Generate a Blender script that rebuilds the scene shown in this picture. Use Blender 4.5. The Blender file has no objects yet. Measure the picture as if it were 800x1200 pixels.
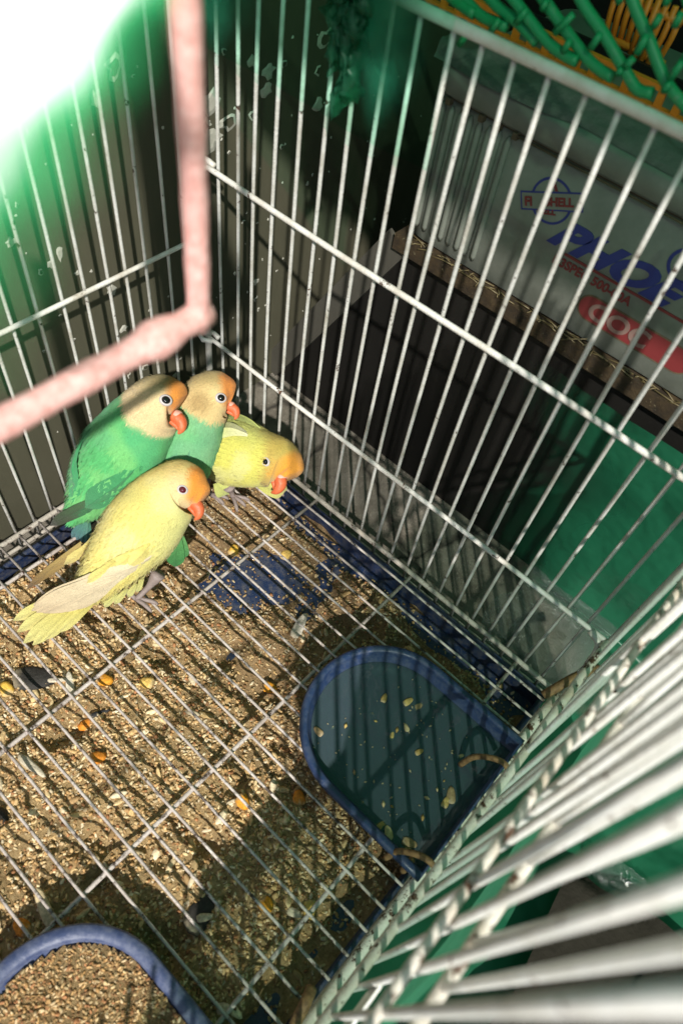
import bpy, math, random
import numpy as np
from mathutils import Vector, Matrix
random.seed(7); rng = np.random.default_rng(7)
S = 0.014                     # one cage-bar spacing (the unit used below) in metres
SC = bpy.context.scene
COL = SC.collection
def V(*a): return np.array(a, float)
def nrm(v): v = np.asarray(v, float); return v / (np.linalg.norm(v) + 1e-12)

# ---------------------------------------------------------------- camera
FPX = 837.18
CAM = V(21.1975, -17.8473, 29.2567)
rx, ry, rz = 0.620391, -0.118149, 0.736285
cam_d = bpy.data.cameras.new('camera'); cam = bpy.data.objects.new('camera', cam_d); COL.objects.link(cam)
cam.rotation_mode = 'XYZ'; cam.rotation_euler = (rx, ry, rz); cam.location = CAM * S
cam_d.sensor_fit = 'AUTO'; cam_d.sensor_width = 36; cam_d.lens = FPX / 1200 * 36
cam_d.clip_start = 0.003; cam_d.clip_end = 200
cam_d.dof.use_dof = True; cam_d.dof.focus_distance = 33 * S; cam_d.dof.aperture_fstop = 9.5
SC.camera = cam
RM = np.array(cam.rotation_euler.to_matrix())
def ray(x, y): return RM @ V((x - 400) / FPX, -(y - 600) / FPX, -1)
def onz(x, y, z): d = ray(x, y); return CAM + d * (z - CAM[2]) / d[2]
def ony(x, y, Y): d = ray(x, y); return CAM + d * (Y - CAM[1]) / d[1]
def onx(x, y, X): d = ray(x, y); return CAM + d * (X - CAM[0]) / d[0]
def atd(x, y, D): return CAM + ray(x, y) * D
IR, IU, IV = RM[:, 0], RM[:, 1], RM[:, 2]      # image right, image up, toward the viewer

# ---------------------------------------------------------------- light
SUN = V(-0.76, 0.80, -1.0)
w = bpy.data.worlds.new('World'); SC.world = w; w.use_nodes = True
nt = w.node_tree; bg = nt.nodes['Background']
sky = nt.nodes.new('ShaderNodeTexSky'); sky.sky_type = 'NISHITA'; sky.sun_disc = False
sky.sun_elevation = math.atan(1 / math.hypot(.76, .8)); sky.sun_rotation = math.atan2(.76, -.80)
nt.links.new(sky.outputs[0], bg.inputs[0]); bg.inputs[1].default_value = 0.088
sd = bpy.data.lights.new('sun', 'SUN'); sun = bpy.data.objects.new('sun', sd); COL.objects.link(sun)
sd.energy = 4.6; sd.angle = math.radians(1.0); sd.color = (1, .955, .88)
sun.rotation_euler = Vector(SUN).to_track_quat('-Z', 'Y').to_euler()
sun.location = Vector(-SUN * 80 * S)
vs = SC.view_settings; vs.view_transform = 'Standard'; vs.look = 'None'; vs.exposure = 0.28; vs.gamma = 1; vs.use_curve_mapping = False
SC.cycles.use_denoising = True
SC.cycles.max_bounces = 10; SC.cycles.transparent_max_bounces = 24
SC.cycles.sample_clamp_indirect = 6

# ---------------------------------------------------------------- material helpers
def lin(r, g, b):
    f = lambda c: (c / 255 / 12.92) if c <= 10 else ((c / 255 + .055) / 1.055) ** 2.4
    return (f(r), f(g), f(b), 1)
class Mat:
    def __init__(s, name):
        s.m = bpy.data.materials.new(name); s.m.use_nodes = True
        s.t = s.m.node_tree; s.p = s.t.nodes['Principled BSDF']; s.out = s.t.nodes['Material Output']
        g = s.n('ShaderNodeNewGeometry'); sc = s.n('ShaderNodeVectorMath'); sc.operation = 'SCALE'
        sc.inputs[3].default_value = 1 / S; s.l(g.outputs['Position'], sc.inputs[0]); s.pos = sc.outputs[0]   # in bar spacings
        s.h = None
    def n(s, k): return s.t.nodes.new(k)
    def l(s, a, b): s.t.links.new(a, b)
    def mapping(s, scale=(1, 1, 1), vec=None):
        m = s.n('ShaderNodeMapping'); m.inputs['Scale'].default_value = scale; s.l(vec or s.pos, m.inputs[0]); return m.outputs[0]
    def noise(s, scale, detail=4, rough=.6, vec=None, dist=0):
        n = s.n('ShaderNodeTexNoise'); n.inputs['Scale'].default_value = scale; n.inputs['Detail'].default_value = detail
        n.inputs['Roughness'].default_value = rough; n.inputs['Distortion'].default_value = dist
        s.l(vec or s.pos, n.inputs['Vector']); return n.outputs['Fac']
    def ramp(s, fac, stops, interp='LINEAR'):
        r = s.n('ShaderNodeValToRGB'); e = r.color_ramp.elements; r.color_ramp.interpolation = interp
        e[0].position, e[0].color = stops[0][0], stops[0][1]; e[1].position, e[1].color = stops[-1][0], stops[-1][1]
        for p, c in stops[1:-1]: k = e.new(p); k.color = c
        s.l(fac, r.inputs[0]); return r.outputs[0]
    def step(s, fac, a, b): return s.ramp(fac, [(a, (0, 0, 0, 1)), (b, (1, 1, 1, 1))])
    def mix(s, f, a, b, blend='MIX'):
        m = s.n('ShaderNodeMix'); m.data_type = 'RGBA'; m.blend_type = blend
        for i, x in ((0, f), (6, a), (7, b)):
            if isinstance(x, (int, float)): m.inputs[i].default_value = x
            elif isinstance(x, tuple): m.inputs[i].default_value = x
            else: s.l(x, m.inputs[i])
        return m.outputs[2]
    def math(s, op, a, b):
        m = s.n('ShaderNodeMath'); m.operation = op
        for i, x in ((0, a), (1, b)):
            if isinstance(x, (int, float)): m.inputs[i].default_value = x
            else: s.l(x, m.inputs[i])
        return m.outputs[0]
    def attr(s, name='Col'):
        a = s.n('ShaderNodeVertexColor'); a.layer_name = name; return a
    def base(s, c):
        if isinstance(c, tuple): s.p.inputs['Base Color'].default_value = c
        else: s.l(c, s.p.inputs['Base Color'])
        return s
    def set(s, **k):
        for a, b in k.items():
            i = s.p.inputs[{'rough': 'Roughness', 'metal': 'Metallic', 'spec': 'Specular IOR Level', 'trans': 'Transmission Weight', 'alpha': 'Alpha', 'sheen': 'Sheen Weight', 'coat': 'Coat Weight', 'ior': 'IOR', 'sss': 'Subsurface Weight'}[a]]
            if isinstance(b, (int, float)): i.default_value = b
            else: s.l(b, i)
        return s
    def bump(s, h, strength=.5, dist=.1):
        b = s.n('ShaderNodeBump'); b.inputs['Strength'].default_value = strength; b.inputs['Distance'].default_value = dist * S
        s.l(h, b.inputs['Height']); s.l(b.outputs[0], s.p.inputs['Normal']); return s
M = {}
def wire_mat(name, clean, grime, rust, lo, hi):
    m = Mat(name)
    r = m.noise(1.7, 6, .72); fine = m.noise(9, 3)
    f = m.step(r, lo, hi)
    g = m.step(m.noise(.8, 4), .42, .72)
    c = m.mix(g, clean, grime); c = m.mix(m.math('MULTIPLY', fine, .35), c, grime)
    rc = m.ramp(fine, [(.3, rust), (.7, (rust[0] * .4, rust[1] * .4, rust[2] * .4, 1))])
    m.base(m.mix(f, c, rc)).set(rough=m.math('ADD', m.math('MULTIPLY', f, .5), .3))
    m.bump(m.mix(f, fine, (0, 0, 0, 1)), .5, .06); return m.m
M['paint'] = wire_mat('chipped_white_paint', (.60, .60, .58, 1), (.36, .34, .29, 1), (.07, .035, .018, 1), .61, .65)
M['frontpaint'] = wire_mat('sunlit_white_paint', (.90, .90, .87, 1), (.72, .70, .63, 1), (.20, .10, .045, 1), .63, .67)  # paler copy of the bar paint; sun-blown brightness put into the colour
M['rail'] = wire_mat('chipped_white_rail_paint', (.74, .73, .70, 1), (.48, .43, .36, 1), (.12, .055, .025, 1), .61, .66)
M['floorwire'] = wire_mat('worn_floor_wire', (.60, .54, .50, 1), (.36, .30, .26, 1), (.075, .045, .03, 1), .52, .62)
M['frontrail'] = wire_mat('peeling_rail_paint', (.80, .76, .68, 1), (.50, .42, .32, 1), (.12, .055, .025, 1), .55, .60)
M['dirtyrail'] = wire_mat('dirty_base_rail', (.50, .46, .40, 1), (.30, .26, .21, 1), (.09, .05, .03, 1), .56, .66)
m = Mat('rusty_wire'); m.base(m.ramp(m.noise(5, 5), [(.3, (.10, .05, .02, 1)), (.7, (.32, .19, .08, 1))])).set(rough=.7); M['rust'] = m.m
m = Mat('pink_paint'); g = m.noise(5, 5, .7)
m.base(m.ramp(g, [(.32, (.70, .33, .29, 1)), (.55, (.88, .50, .46, 1)), (.75, (.90, .66, .62, 1))])).set(rough=.55); m.bump(g, .6, .1); M['pink'] = m.m
def blue(name, c, dust):
    m = Mat(name); d = m.step(m.noise(3.2, 6, .75), .44, .68); sp = m.step(m.noise(14, 2), .64, .72)
    m.base(m.mix(m.math('MAXIMUM', m.math('MULTIPLY', d, .55), m.math('MULTIPLY', sp, .7)), c, dust)).set(rough=m.math('ADD', m.math('MULTIPLY', d, .35), .35))
    m.bump(m.noise(6, 4), .15, .1); return m.m
M['bowl'] = blue('blue_bowl_plastic', (.016, .034, .092, 1), (.065, .085, .125, 1))
M['tray'] = blue('blue_tray_plastic', (.012, .026, .075, 1), (.14, .13, .11, 1))
m = Mat('worn_feed_bowl_plastic'); d = m.step(m.noise(2.2, 6, .7), .40, .7)
m.base(m.mix(d, (.045, .065, .15, 1), (.15, .17, .25, 1))).set(rough=.5); m.bump(m.noise(6, 4), .2, .1); M['bowl2'] = m.m
# water
m = Mat('bowl_water'); t = m.t
tr = m.n('ShaderNodeBsdfTransparent'); tr.inputs[0].default_value = (.46, .62, .60, 1)
di = m.n('ShaderNodeBsdfDiffuse'); di.inputs[0].default_value = (.085, .125, .145, 1)
gl = m.n('ShaderNodeBsdfGlossy'); gl.inputs['Roughness'].default_value = .015
fr = m.n('ShaderNodeFresnel'); fr.inputs[0].default_value = 1.33
bp = m.n('ShaderNodeBump'); bp.inputs['Strength'].default_value = .12; bp.inputs['Distance'].default_value = .1 * S
m.l(m.noise(1.1, 2), bp.inputs['Height']); m.l(bp.outputs[0], gl.inputs['Normal']); m.l(bp.outputs[0], fr.inputs['Normal'])
mm = m.n('ShaderNodeMixShader'); mm.inputs[0].default_value = .48; m.l(tr.outputs[0], mm.inputs[1]); m.l(di.outputs[0], mm.inputs[2])
m2 = m.n('ShaderNodeMixShader'); m.l(fr.outputs[0], m2.inputs[0]); m.l(mm.outputs[0], m2.inputs[1]); m.l(gl.outputs[0], m2.inputs[2])
m.l(m2.outputs[0], m.out.inputs[0]); M['water'] = m.m
# litter, seeds, plain things with their own colours in 'Col'
def vcol(name, rough=.8, var=.35, scale=8, bump=.3, bd=.06, spec=.3, sheen=0, gain=1.0):
    m = Mat(name); a = m.attr(); n = m.noise(scale, 4)
    m.base(m.mix(1.0, a.outputs[0], m.ramp(n, [(.25, ((1 - var) * gain,) * 3 + (1,)), (.75, ((1 + var * .5) * gain,) * 3 + (1,))]), 'MULTIPLY')).set(rough=rough, spec=spec, sheen=sheen)
    m.bump(n, bump, bd); return m.m
M['seed'] = vcol('seed_husks', .7, .45, 10, .4)
m = Mat('husk_dust'); a = m.attr(); n1 = m.noise(5.5, 8, .8); n2 = m.noise(1.2, 4)
c = m.ramp(n1, [(.26, (.10, .06, .026, 1)), (.43, (.27, .18, .085, 1)), (.58, (.40, .285, .15, 1)), (.76, (.56, .45, .28, 1))])
m.base(m.mix(1.0, c, a.outputs[0], 'MULTIPLY')).set(rough=.9); m.bump(n1, 1.0, .3); M['dust'] = m.m
m = Mat('feather'); a = m.attr(); n = m.noise(16, 4, .7); n2 = m.noise(3, 3)
m.base(m.mix(1.0, a.outputs[0], m.ramp(n, [(.2, (.70,) * 3 + (1,)), (.8, (1.10,) * 3 + (1,))]), 'MULTIPLY')).set(rough=.7, spec=.2, sheen=.15)
m.bump(n, .6, .10); M['feather'] = m.m
m = Mat('beak_horn'); n = m.noise(6, 3); m.base(m.mix(n, (.50, .07, .025, 1), (.70, .19, .07, 1))).set(rough=.5); m.bump(n, .4, .1); M['beak'] = m.m
m = Mat('cere_skin'); m.base((.68, .36, .28, 1)).set(rough=.6); M['cere'] = m.m
m = Mat('eye_ring_skin'); m.base((.48, .44, .43, 1)).set(rough=.5); M['ering'] = m.m
m = Mat('dark_eye'); m.base((.006, .005, .005, 1)).set(rough=.06, coat=.6); M['eye'] = m.m
m = Mat('red_eye'); m.base((.10, .012, .02, 1)).set(rough=.06, coat=.6); M['redeye'] = m.m
m = Mat('leg_skin'); m.base(m.mix(m.noise(8, 3), (.17, .13, .12, 1), (.32, .26, .24, 1))).set(rough=.6); m.bump(m.noise(20, 2), .4, .05); M['leg'] = m.m
# setting
m = Mat('dirty_concrete'); n1 = m.noise(.5, 8, .7); n2 = m.noise(6, 5, .7); cr = m.n('ShaderNodeTexVoronoi'); cr.feature = 'DISTANCE_TO_EDGE'; cr.inputs['Scale'].default_value = .16
wv = m.n('ShaderNodeVectorMath'); wv.operation = 'ADD'; m.l(m.pos, wv.inputs[0])
nz = m.n('ShaderNodeTexNoise'); nz.inputs['Scale'].default_value = .8; m.l(m.pos, nz.inputs['Vector']); m.l(nz.outputs['Color'], wv.inputs[1]); m.l(wv.outputs[0], cr.inputs['Vector'])
c = m.ramp(n1, [(.3, (.085, .072, .055, 1)), (.5, (.17, .15, .12, 1)), (.7, (.24, .215, .18, 1))])
c = m.mix(m.step(n2, .58, .72), c, (.30, .27, .23, 1)); c = m.mix(m.ramp(cr.outputs['Distance'], [(0, (1, 1, 1, 1)), (.035, (0, 0, 0, 1))]), c, (.03, .026, .02, 1))
m.base(c).set(rough=.92); m.bump(n2, .6, .15); M['concrete'] = m.m
def board(name, a, b, sc):
    m = Mat(name); n = m.noise(1.2, 6, .65, m.mapping((1, 1, sc))); f = m.noise(14, 3)
    st = m.step(m.noise(5, 5, .7), .70, .78)
    m.base(m.mix(m.math('MULTIPLY', st, .45), m.mix(n, a, b), (.32, .30, .26, 1))).set(rough=.6, spec=.35); m.bump(f, .2, .08); return m.m
M['board'] = board('brown_painted_board', (.062, .060, .040, 1), (.104, .098, .066, 1), .25)
M['dark'] = board('near_black_panel', (.004, .0035, .003, 1), (.010, .009, .0075, 1), .2)
M['batten'] = board('grey_batten', (.05, .047, .038, 1), (.085, .08, .066, 1), .5)
m = Mat('worn_table_edge'); n = m.noise(1.5, 6, .7); st = m.step(m.noise(7, 5, .7), .63, .70)
m.base(m.mix(st, m.ramp(n, [(.3, (.010, .006, .003, 1)), (.55, (.036, .022, .008, 1)), (.75, (.065, .042, .016, 1))]), (.2, .17, .10, 1))).set(rough=.8); m.bump(n, .5, .2); M['edge'] = m.m
m = Mat('dropping'); m.base(m.mix(m.noise(5, 4), (.30, .30, .25, 1), (.52, .50, .44, 1))).set(rough=.8); M['dropping'] = m.m
m = Mat('aged_box_plastic'); n = m.noise(.7, 6, .65)
m.base(m.ramp(n, [(.3, (.135, .15, .125, 1)), (.7, (.205, .22, .19, 1))])).set(rough=.5); m.bump(m.noise(3, 3), .1, .1); M['box'] = m.m
m = Mat('box_groove_dirt'); m.base(m.mix(m.noise(3, 4), (.05, .04, .025, 1), (.16, .12, .07, 1))).set(rough=.9); M['groove'] = m.m
m = Mat('blue_print'); m.base((.022, .035, .20, 1)).set(rough=.5); M['bprint'] = m.m
m = Mat('red_print'); m.base((.19, .026, .028, 1)).set(rough=.5); M['rprint'] = m.m
m = Mat('pale_print'); m.base((.24, .15, .13, 1)).set(rough=.5); M['wprint'] = m.m
m = Mat('grey_cloth'); n = m.noise(2.5, 4); m.base(m.mix(n, (.06, .065, .057, 1), (.13, .135, .12, 1))).set(rough=.6); m.bump(n, .3, .3); M['cloth'] = m.m
m = Mat('orange_plastic'); n = m.noise(3, 4); m.base(m.mix(n, (.68, .17, .010, 1), (.85, .28, .025, 1))).set(rough=.45); M['orange'] = m.m
m = Mat('green_pvc'); n = m.noise(4, 4, .65); m.base(m.mix(m.step(n, .58, .75), (.012, .30, .11, 1), (.14, .30, .17, 1))).set(rough=.4); M['pvc'] = m.m
def tarp(name, c, transl, see, seecol, attr=False, wr=.9):
    m = Mat(name); n = m.noise(wr, 5, .6); f = m.noise(10, 3)
    cc = m.mix(n, c, tuple(x * 1.35 for x in c[:3]) + (1,))
    m.base(cc).set(rough=.38, spec=.45); m.bump(m.noise(wr * 1.3, 2), .35, .5)
    tl = m.n('ShaderNodeBsdfTranslucent'); m.l(cc, tl.inputs[0])
    a = m.n('ShaderNodeMixShader'); a.inputs[0].default_value = transl; m.l(m.p.outputs[0], a.inputs[1]); m.l(tl.outputs[0], a.inputs[2])
    tp = m.n('ShaderNodeBsdfTransparent'); tp.inputs[0].default_value = seecol
    b = m.n('ShaderNodeMixShader')
    if attr:
        at = m.attr(); m.l(m.math('SUBTRACT', 1.0, at.outputs[0]), b.inputs[0])
    else: b.inputs[0].default_value = see
    m.l(a.outputs[0], b.inputs[1]); m.l(tp.outputs[0], b.inputs[2]); m.l(b.outputs[0], m.out.inputs[0]); return m.m
M['tarp'] = tarp('green_tarp', (.009, .085, .042, 1), .15, 0, (1, 1, 1, 1), True, .5)
M['canopy'] = tarp('green_shade_cloth', (.05, .36, .17, 1), .5, .09, (.5, .95, .65, 1))
m = Mat('painted_glare_sheet'); at = m.attr()
fc = m.ramp(at.outputs[0], [(.0, (.03, .62, .20, 1)), (.45, (.10, .78, .30, 1)), (.8, (.62, .95, .74, 1)), (1, (.92, .97, .93, 1))])  # white-to-green ramp paints the overexposed glare and its fringe
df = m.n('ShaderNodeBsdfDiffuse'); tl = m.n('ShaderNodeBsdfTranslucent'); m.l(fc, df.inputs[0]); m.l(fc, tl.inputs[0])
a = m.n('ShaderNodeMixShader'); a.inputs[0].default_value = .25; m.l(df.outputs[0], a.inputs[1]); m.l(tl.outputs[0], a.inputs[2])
tp = m.n('ShaderNodeBsdfTransparent'); b = m.n('ShaderNodeMixShader'); m.l(at.outputs[0], b.inputs[0]); m.l(tp.outputs[0], b.inputs[1]); m.l(a.outputs[0], b.inputs[2]); m.l(b.outputs[0], m.out.inputs[0]); M['glare_flap'] = m.m
M['sheet'] = tarp('translucent_green_sheet', (.06, .26, .15, 1), .45, .38, (.80, .96, .86, 1))
M['rag'] = tarp('green_netting', (.02, .13, .07, 1), .35, .45, (.7, .95, .82, 1))
M['film'] = tarp('thin_green_film', (.02, .20, .11, 1), .4, 0, (.75, 1, .9, 1), True)
m = Mat('clear_plastic'); n = m.noise(1.6, 6, .7)
gl = m.n('ShaderNodeBsdfGlossy'); gl.inputs['Roughness'].default_value = .16; gl.inputs[0].default_value = (.9, .95, .92, 1)
tp = m.n('ShaderNodeBsdfTransparent'); tp.inputs[0].default_value = (.86, .9, .88, 1)
df = m.n('ShaderNodeBsdfDiffuse'); df.inputs[0].default_value = (.5, .58, .54, 1)
bp = m.n('ShaderNodeBump'); bp.inputs['Strength'].default_value = .9; bp.inputs['Distance'].default_value = .6 * S; m.l(m.noise(3.2, 6, .7, None, 2.5), bp.inputs['Height']); m.l(bp.outputs[0], gl.inputs['Normal'])
b1 = m.n('ShaderNodeMixShader'); b1.inputs[0].default_value = .05; m.l(tp.outputs[0], b1.inputs[1]); m.l(df.outputs[0], b1.inputs[2])
lw = m.n('ShaderNodeLayerWeight'); lw.inputs[0].default_value = .35
b2 = m.n('ShaderNodeMixShader'); m.l(m.math('ADD', m.math('MULTIPLY', lw.outputs['Facing'], .30), .10), b2.inputs[0]); m.l(b1.outputs[0], b2.inputs[1]); m.l(gl.outputs[0], b2.inputs[2])
m.l(b2.outputs[0], m.out.inputs[0]); M['clear'] = m.m

# ---------------------------------------------------------------- geometry helpers (all coordinates in bar spacings)
def empty(name, o, label, cat, group=None):
    e = bpy.data.objects.new(name, None); COL.objects.link(e); e.location = V(*o) * S; e.empty_display_size = .01
    e['label'] = label; e['category'] = cat
    if group: e['group'] = group
    return e
def tag(o, label, cat, group=None, kind=None):
    if label: o['label'] = label
    if cat: o['category'] = cat
    if group: o['group'] = group
    if kind: o['kind'] = kind
    return o
def org(o):
    p = V(0, 0, 0)
    while o is not None: p = p + np.array(o.location) / S; o = o.parent
    return p
def link(name, verts, faces, mat, parent=None, at=None, smooth=True, cols=None):
    """verts are world positions in spacings; the object's origin is set at `at` (or the parent's base)."""
    verts = np.asarray(verts, float)
    base = V(*at) if at is not None else (org(parent) if parent else V(0, 0, 0))
    me = bpy.data.meshes.new(name); me.from_pydata(((verts - base) * S).tolist(), [], faces)
    if smooth: me.polygons.foreach_set('use_smooth', [True] * len(me.polygons))
    if cols is not None:
        ca = me.color_attributes.new('Col', 'FLOAT_COLOR', 'POINT'); c = np.ones((len(verts), 4)); c[:, :3] = cols
        ca.data.foreach_set('color', c.ravel())
    me.materials.append(M[mat] if isinstance(mat, str) else mat); me.update()
    o = bpy.data.objects.new(name, me); COL.objects.link(o)
    if parent: o.parent = parent; o.location = (base - org(parent)) * S
    else: o.location = base * S
    return o
class MB:
    def __init__(s): s.v = []; s.f = []; s.c = []; s.n = 0
    def add(s, v, f, c=None):
        v = np.asarray(v, float); s.v.append(v); s.f += [[i + s.n for i in q] for q in f]; s.n += len(v)
        if c is not None: s.c.append(np.broadcast_to(np.asarray(c, float), (len(v), 3)))
        return s
    def box(s, a, b, c=None, bev=0):
        a, b = np.minimum(a, b), np.maximum(a, b)
        v = [[(a, b)[i >> k & 1][k] for k in range(3)] for i in range(8)]
        return s.add(v, [[0, 2, 3, 1], [4, 5, 7, 6], [0, 1, 5, 4], [2, 6, 7, 3], [0, 4, 6, 2], [1, 3, 7, 5]], c)
    def tube(s, pts, r, n=8, c=None, cap=True):
        pts = [np.asarray(p, float) for p in pts]; k = len(pts); r = [r] * k if np.isscalar(r) else r
        T = [nrm(pts[min(i + 1, k - 1)] - pts[max(i - 1, 0)]) for i in range(k)]
        a = nrm(np.cross(T[0], V(.31, .87, .38))); v = []
        for i in range(k):
            a = nrm(a - T[i] * (a @ T[i])); b = np.cross(T[i], a)
            for j in range(n): t = 2 * math.pi * j / n; v.append(pts[i] + r[i] * (math.cos(t) * a + math.sin(t) * b))
        f = [[i * n + j, i * n + (j + 1) % n, (i + 1) * n + (j + 1) % n, (i + 1) * n + j] for i in range(k - 1) for j in range(n)]
        if cap: f += [list(range(n))[::-1], list(range((k - 1) * n, k * n))]
        return s.add(v, f, c)
    def grid(s, P, c=None, closed=False):
        P = np.asarray(P, float); a, b = P.shape[:2]
        f = [[i * b + j, i * b + (j + 1) % b, (i + 1) * b + (j + 1) % b, (i + 1) * b + j] for i in range(a - 1) for j in range(b if closed else b - 1)]
        return s.add(P.reshape(-1, 3), f, None if c is None else np.asarray(c).reshape(-1, 3))
    def build(s, name, mat, parent=None, at=None, smooth=True):
        return link(name, np.concatenate(s.v), s.f, mat, parent, at, smooth, np.concatenate(s.c) if s.c else None)
def crom(P, n):
    P = np.asarray(P, float); P = np.vstack([2 * P[0] - P[1], P, 2 * P[-1] - P[-2]]); out = []
    m_ = len(P) - 3
    for i in range(n):
        x = i / (n - 1) * m_; k = min(int(x), m_ - 1); t = x - k; a, b, c, d = P[k:k + 4]
        out.append(.5 * (2 * b + (c - a) * t + (2 * a - 5 * b + 4 * c - d) * t * t + (3 * b - a - 3 * c + d) * t ** 3))
    return np.array(out)
_lat = np.random.default_rng(3).random((64, 64, 64))
def vn(p, sc=1.0):      # value noise, 0..1
    p = np.asarray(p, float) * sc + 100.0; i = np.floor(p).astype(int); f = p - i; f = f * f * (3 - 2 * f); r = 0
    for dx in (0, 1):
        for dy in (0, 1):
            for dz in (0, 1):
                wgt = (f[..., 0] if dx else 1 - f[..., 0]) * (f[..., 1] if dy else 1 - f[..., 1]) * (f[..., 2] if dz else 1 - f[..., 2])
                r = r + wgt * _lat[(i[..., 0] + dx) % 64, (i[..., 1] + dy) % 64, (i[..., 2] + dz) % 64]
    return r
def sstep(a, b, x): t = np.clip((x - a) / (b - a), 0, 1); return t * t * (3 - 2 * t)

# ================================================================ THE SETTING
GZ = -2.4
g = MB(); g.grid([[V(x, y, GZ) for x in np.linspace(-400, 400, 3)] for y in np.linspace(-400, 400, 3)])
tag(g.build('ground', 'concrete', at=(0, 0, GZ), smooth=False), 'grimy grey concrete floor under and behind the cage', None, kind='structure')

wall = empty('board_wall', (-1.9, 0, GZ), 'dark brown board wall spattered with pale droppings beside the birds', 'wall')
MB().box(V(-2.6, -60, GZ), V(-1.5, 24, 40)).build('panel', 'board', wall, smooth=False)
sp = MB()
def smear(P, A, B, r):          # one raised, ragged dropping on a board
    k = 11; rad = r * (.55 + .7 * rng.random(k)); el = .5 + .9 * rng.random()
    N = nrm(np.cross(A, B)); c0 = P + N * .05
    ring = [P + N * .012 + rad[j] * (math.cos(j * 2 * math.pi / k) * A * el + math.sin(j * 2 * math.pi / k) * B) for j in range(k)]
    ring2 = [P + N * .05 + rad[j] * .62 * (math.cos(j * 2 * math.pi / k) * A * el + math.sin(j * 2 * math.pi / k) * B) for j in range(k)]
    hollow = rng.random() < .45
    sp.add(ring + ring2 + [c0], [[j, (j + 1) % k, k + (j + 1) % k, k + j] for j in range(k)] + ([] if hollow else [[k + j, k + (j + 1) % k, 2 * k] for j in range(k)]))
for (x, y, r) in [(133, 78, .45), (112, 118, .3), (70, 298, .35), (60, 310, .2), (48, 318, .18), (14, 283, .2), (20, 240, .12), (130, 340, .3), (145, 385, .2), (152, 440, .2), (170, 430, .2),
                  (245, 120, .5), (268, 142, .45), (245, 165, .5), (238, 150, .4), (296, 72, .25), (315, 82, .35), (312, 105, .3), (296, 135, .28), (332, 75, .2), (372, 82, .3), (382, 45, .45), (372, 122, .3), (330, 172, .15), (300, 330, .18), (300, 350, .16), (303, 362, .14), (275, 320, .14), (262, 60, .12), (90, 320, .12), (285, 260, .1), (360, 215, .12), (205, 440, .2)]:
    smear(onx(x, y, -1.5), V(0, 1, 0), V(0, 0, 1), r)
for _ in range(120): smear(V(-1.5, rng.uniform(-16, 18), rng.uniform(-1, 20)), V(0, 1, 0), V(0, 0, 1), rng.uniform(.03, .09))
o = sp.build('dropping', 'dropping', wall, smooth=False); o['kind'] = 'stuff'
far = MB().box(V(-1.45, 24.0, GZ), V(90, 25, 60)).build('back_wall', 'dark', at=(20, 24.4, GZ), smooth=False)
tag(far, 'dark brown wall far behind the orange crate and cool box', 'wall')

# dark trestle carrying the cool box
TY = 6.4; TZ = 11.4
tb = empty('storage_table', (20, 11, GZ), 'dark wooden table, black panel in place of its shaded void, with worn straw-littered front edge carrying the cool box', 'table')
t_ = MB()
t_.add([V(-1.2, TY, GZ), V(46, TY, GZ), V(46, TY, TZ - .7), V(6.2, TY, TZ - .7), V(-1.2, TY + .5, GZ), V(46, TY + .5, GZ), V(46, TY + .5, TZ - .7), V(6.2, TY + .5, TZ - .7)],
       [[0, 1, 2, 3], [4, 7, 6, 5], [0, 3, 7, 4], [0, 4, 5, 1], [3, 2, 6, 7], [1, 5, 6, 2]])
t_.build('void_panel', 'dark', tb, smooth=False)  # near-black panel stands in for the shaded void under the table
MB().box(V(5.7, TY - .5, TZ - .75), V(46, 20, TZ)).build('table_top', 'edge', tb, smooth=False)
a0, a1 = V(-1.1, TY - .25, GZ + .1), V(6.3, TY - .25, TZ - .9); wdt = V(-.75, 0, .45)
bt = MB(); P8 = []
for p in (a0, a1):
    for q in (p, p + wdt * 1.5):
        P8 += [q, q + V(0, .23, 0)]
bt.add(P8, [[0, 2, 6, 4], [1, 5, 7, 3], [0, 4, 5, 1], [2, 3, 7, 6], [0, 1, 3, 2], [4, 6, 7, 5]]).build('brace', 'batten', tb, smooth=False)
st = MB()
for _ in range(90):
    p = V(rng.uniform(6.5, 24), TY - .5 + rng.uniform(-.02, .35), TZ + .03); a = rng.uniform(0, 6.28); L = rng.uniform(.2, .7)
    d_ = V(math.cos(a), .3 * math.sin(a), .15 * rng.normal()); st.tube([p - d_ * L, p + d_ * L * .2 + V(0, 0, .05), p + d_ * L], .028, 4)
m = Mat('straw'); m.base((.13, .10, .045, 1)); M['straw'] = m.m
tag(st.build('straw', 'straw', at=(15, TY, TZ)), 'wisps of pale straw along the table edge below the cool box', 'straw', kind='stuff')

# ---------------------------------------------------------------- cool box
BY = 6.3
bx = empty('cool_box', (16, 11, TZ), 'aged white ribbed cool box with blue and red lettering behind the bars', 'box')
def rbox(mb, x0, x1, y0, y1, z0, z1, r, n=6):
    pts = []
    for cx, cy, a in ((x1 - r, y1 - r, 0), (x0 + r, y1 - r, 90), (x0 + r, y0 + r, 180), (x1 - r, y0 + r, 270)):
        for k in range(n + 1): t = math.radians(a + 90 * k / n); pts.append((cx + r * math.cos(t), cy + r * math.sin(t)))
    k = len(pts); e = .12
    def ringz(z, ins): 
        cx, cy = (x0 + x1) / 2, (y0 + y1) / 2
        return [V(px - ins * np.sign(px - cx), py - ins * np.sign(py - cy), z) for px, py in pts]
    rings = [ringz(z0, e), ringz(z0 + e, 0), ringz(z1 - e, 0), ringz(z1, e)]
    v = sum(rings, []); f = [[i * k + j, i * k + (j + 1) % k, (i + 1) * k + (j + 1) % k, (i + 1) * k + j] for i in range(3) for j in range(k)]
    f += [list(range(k))[::-1], list(range(3 * k, 4 * k))]
    mb.add(v, f)
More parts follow.
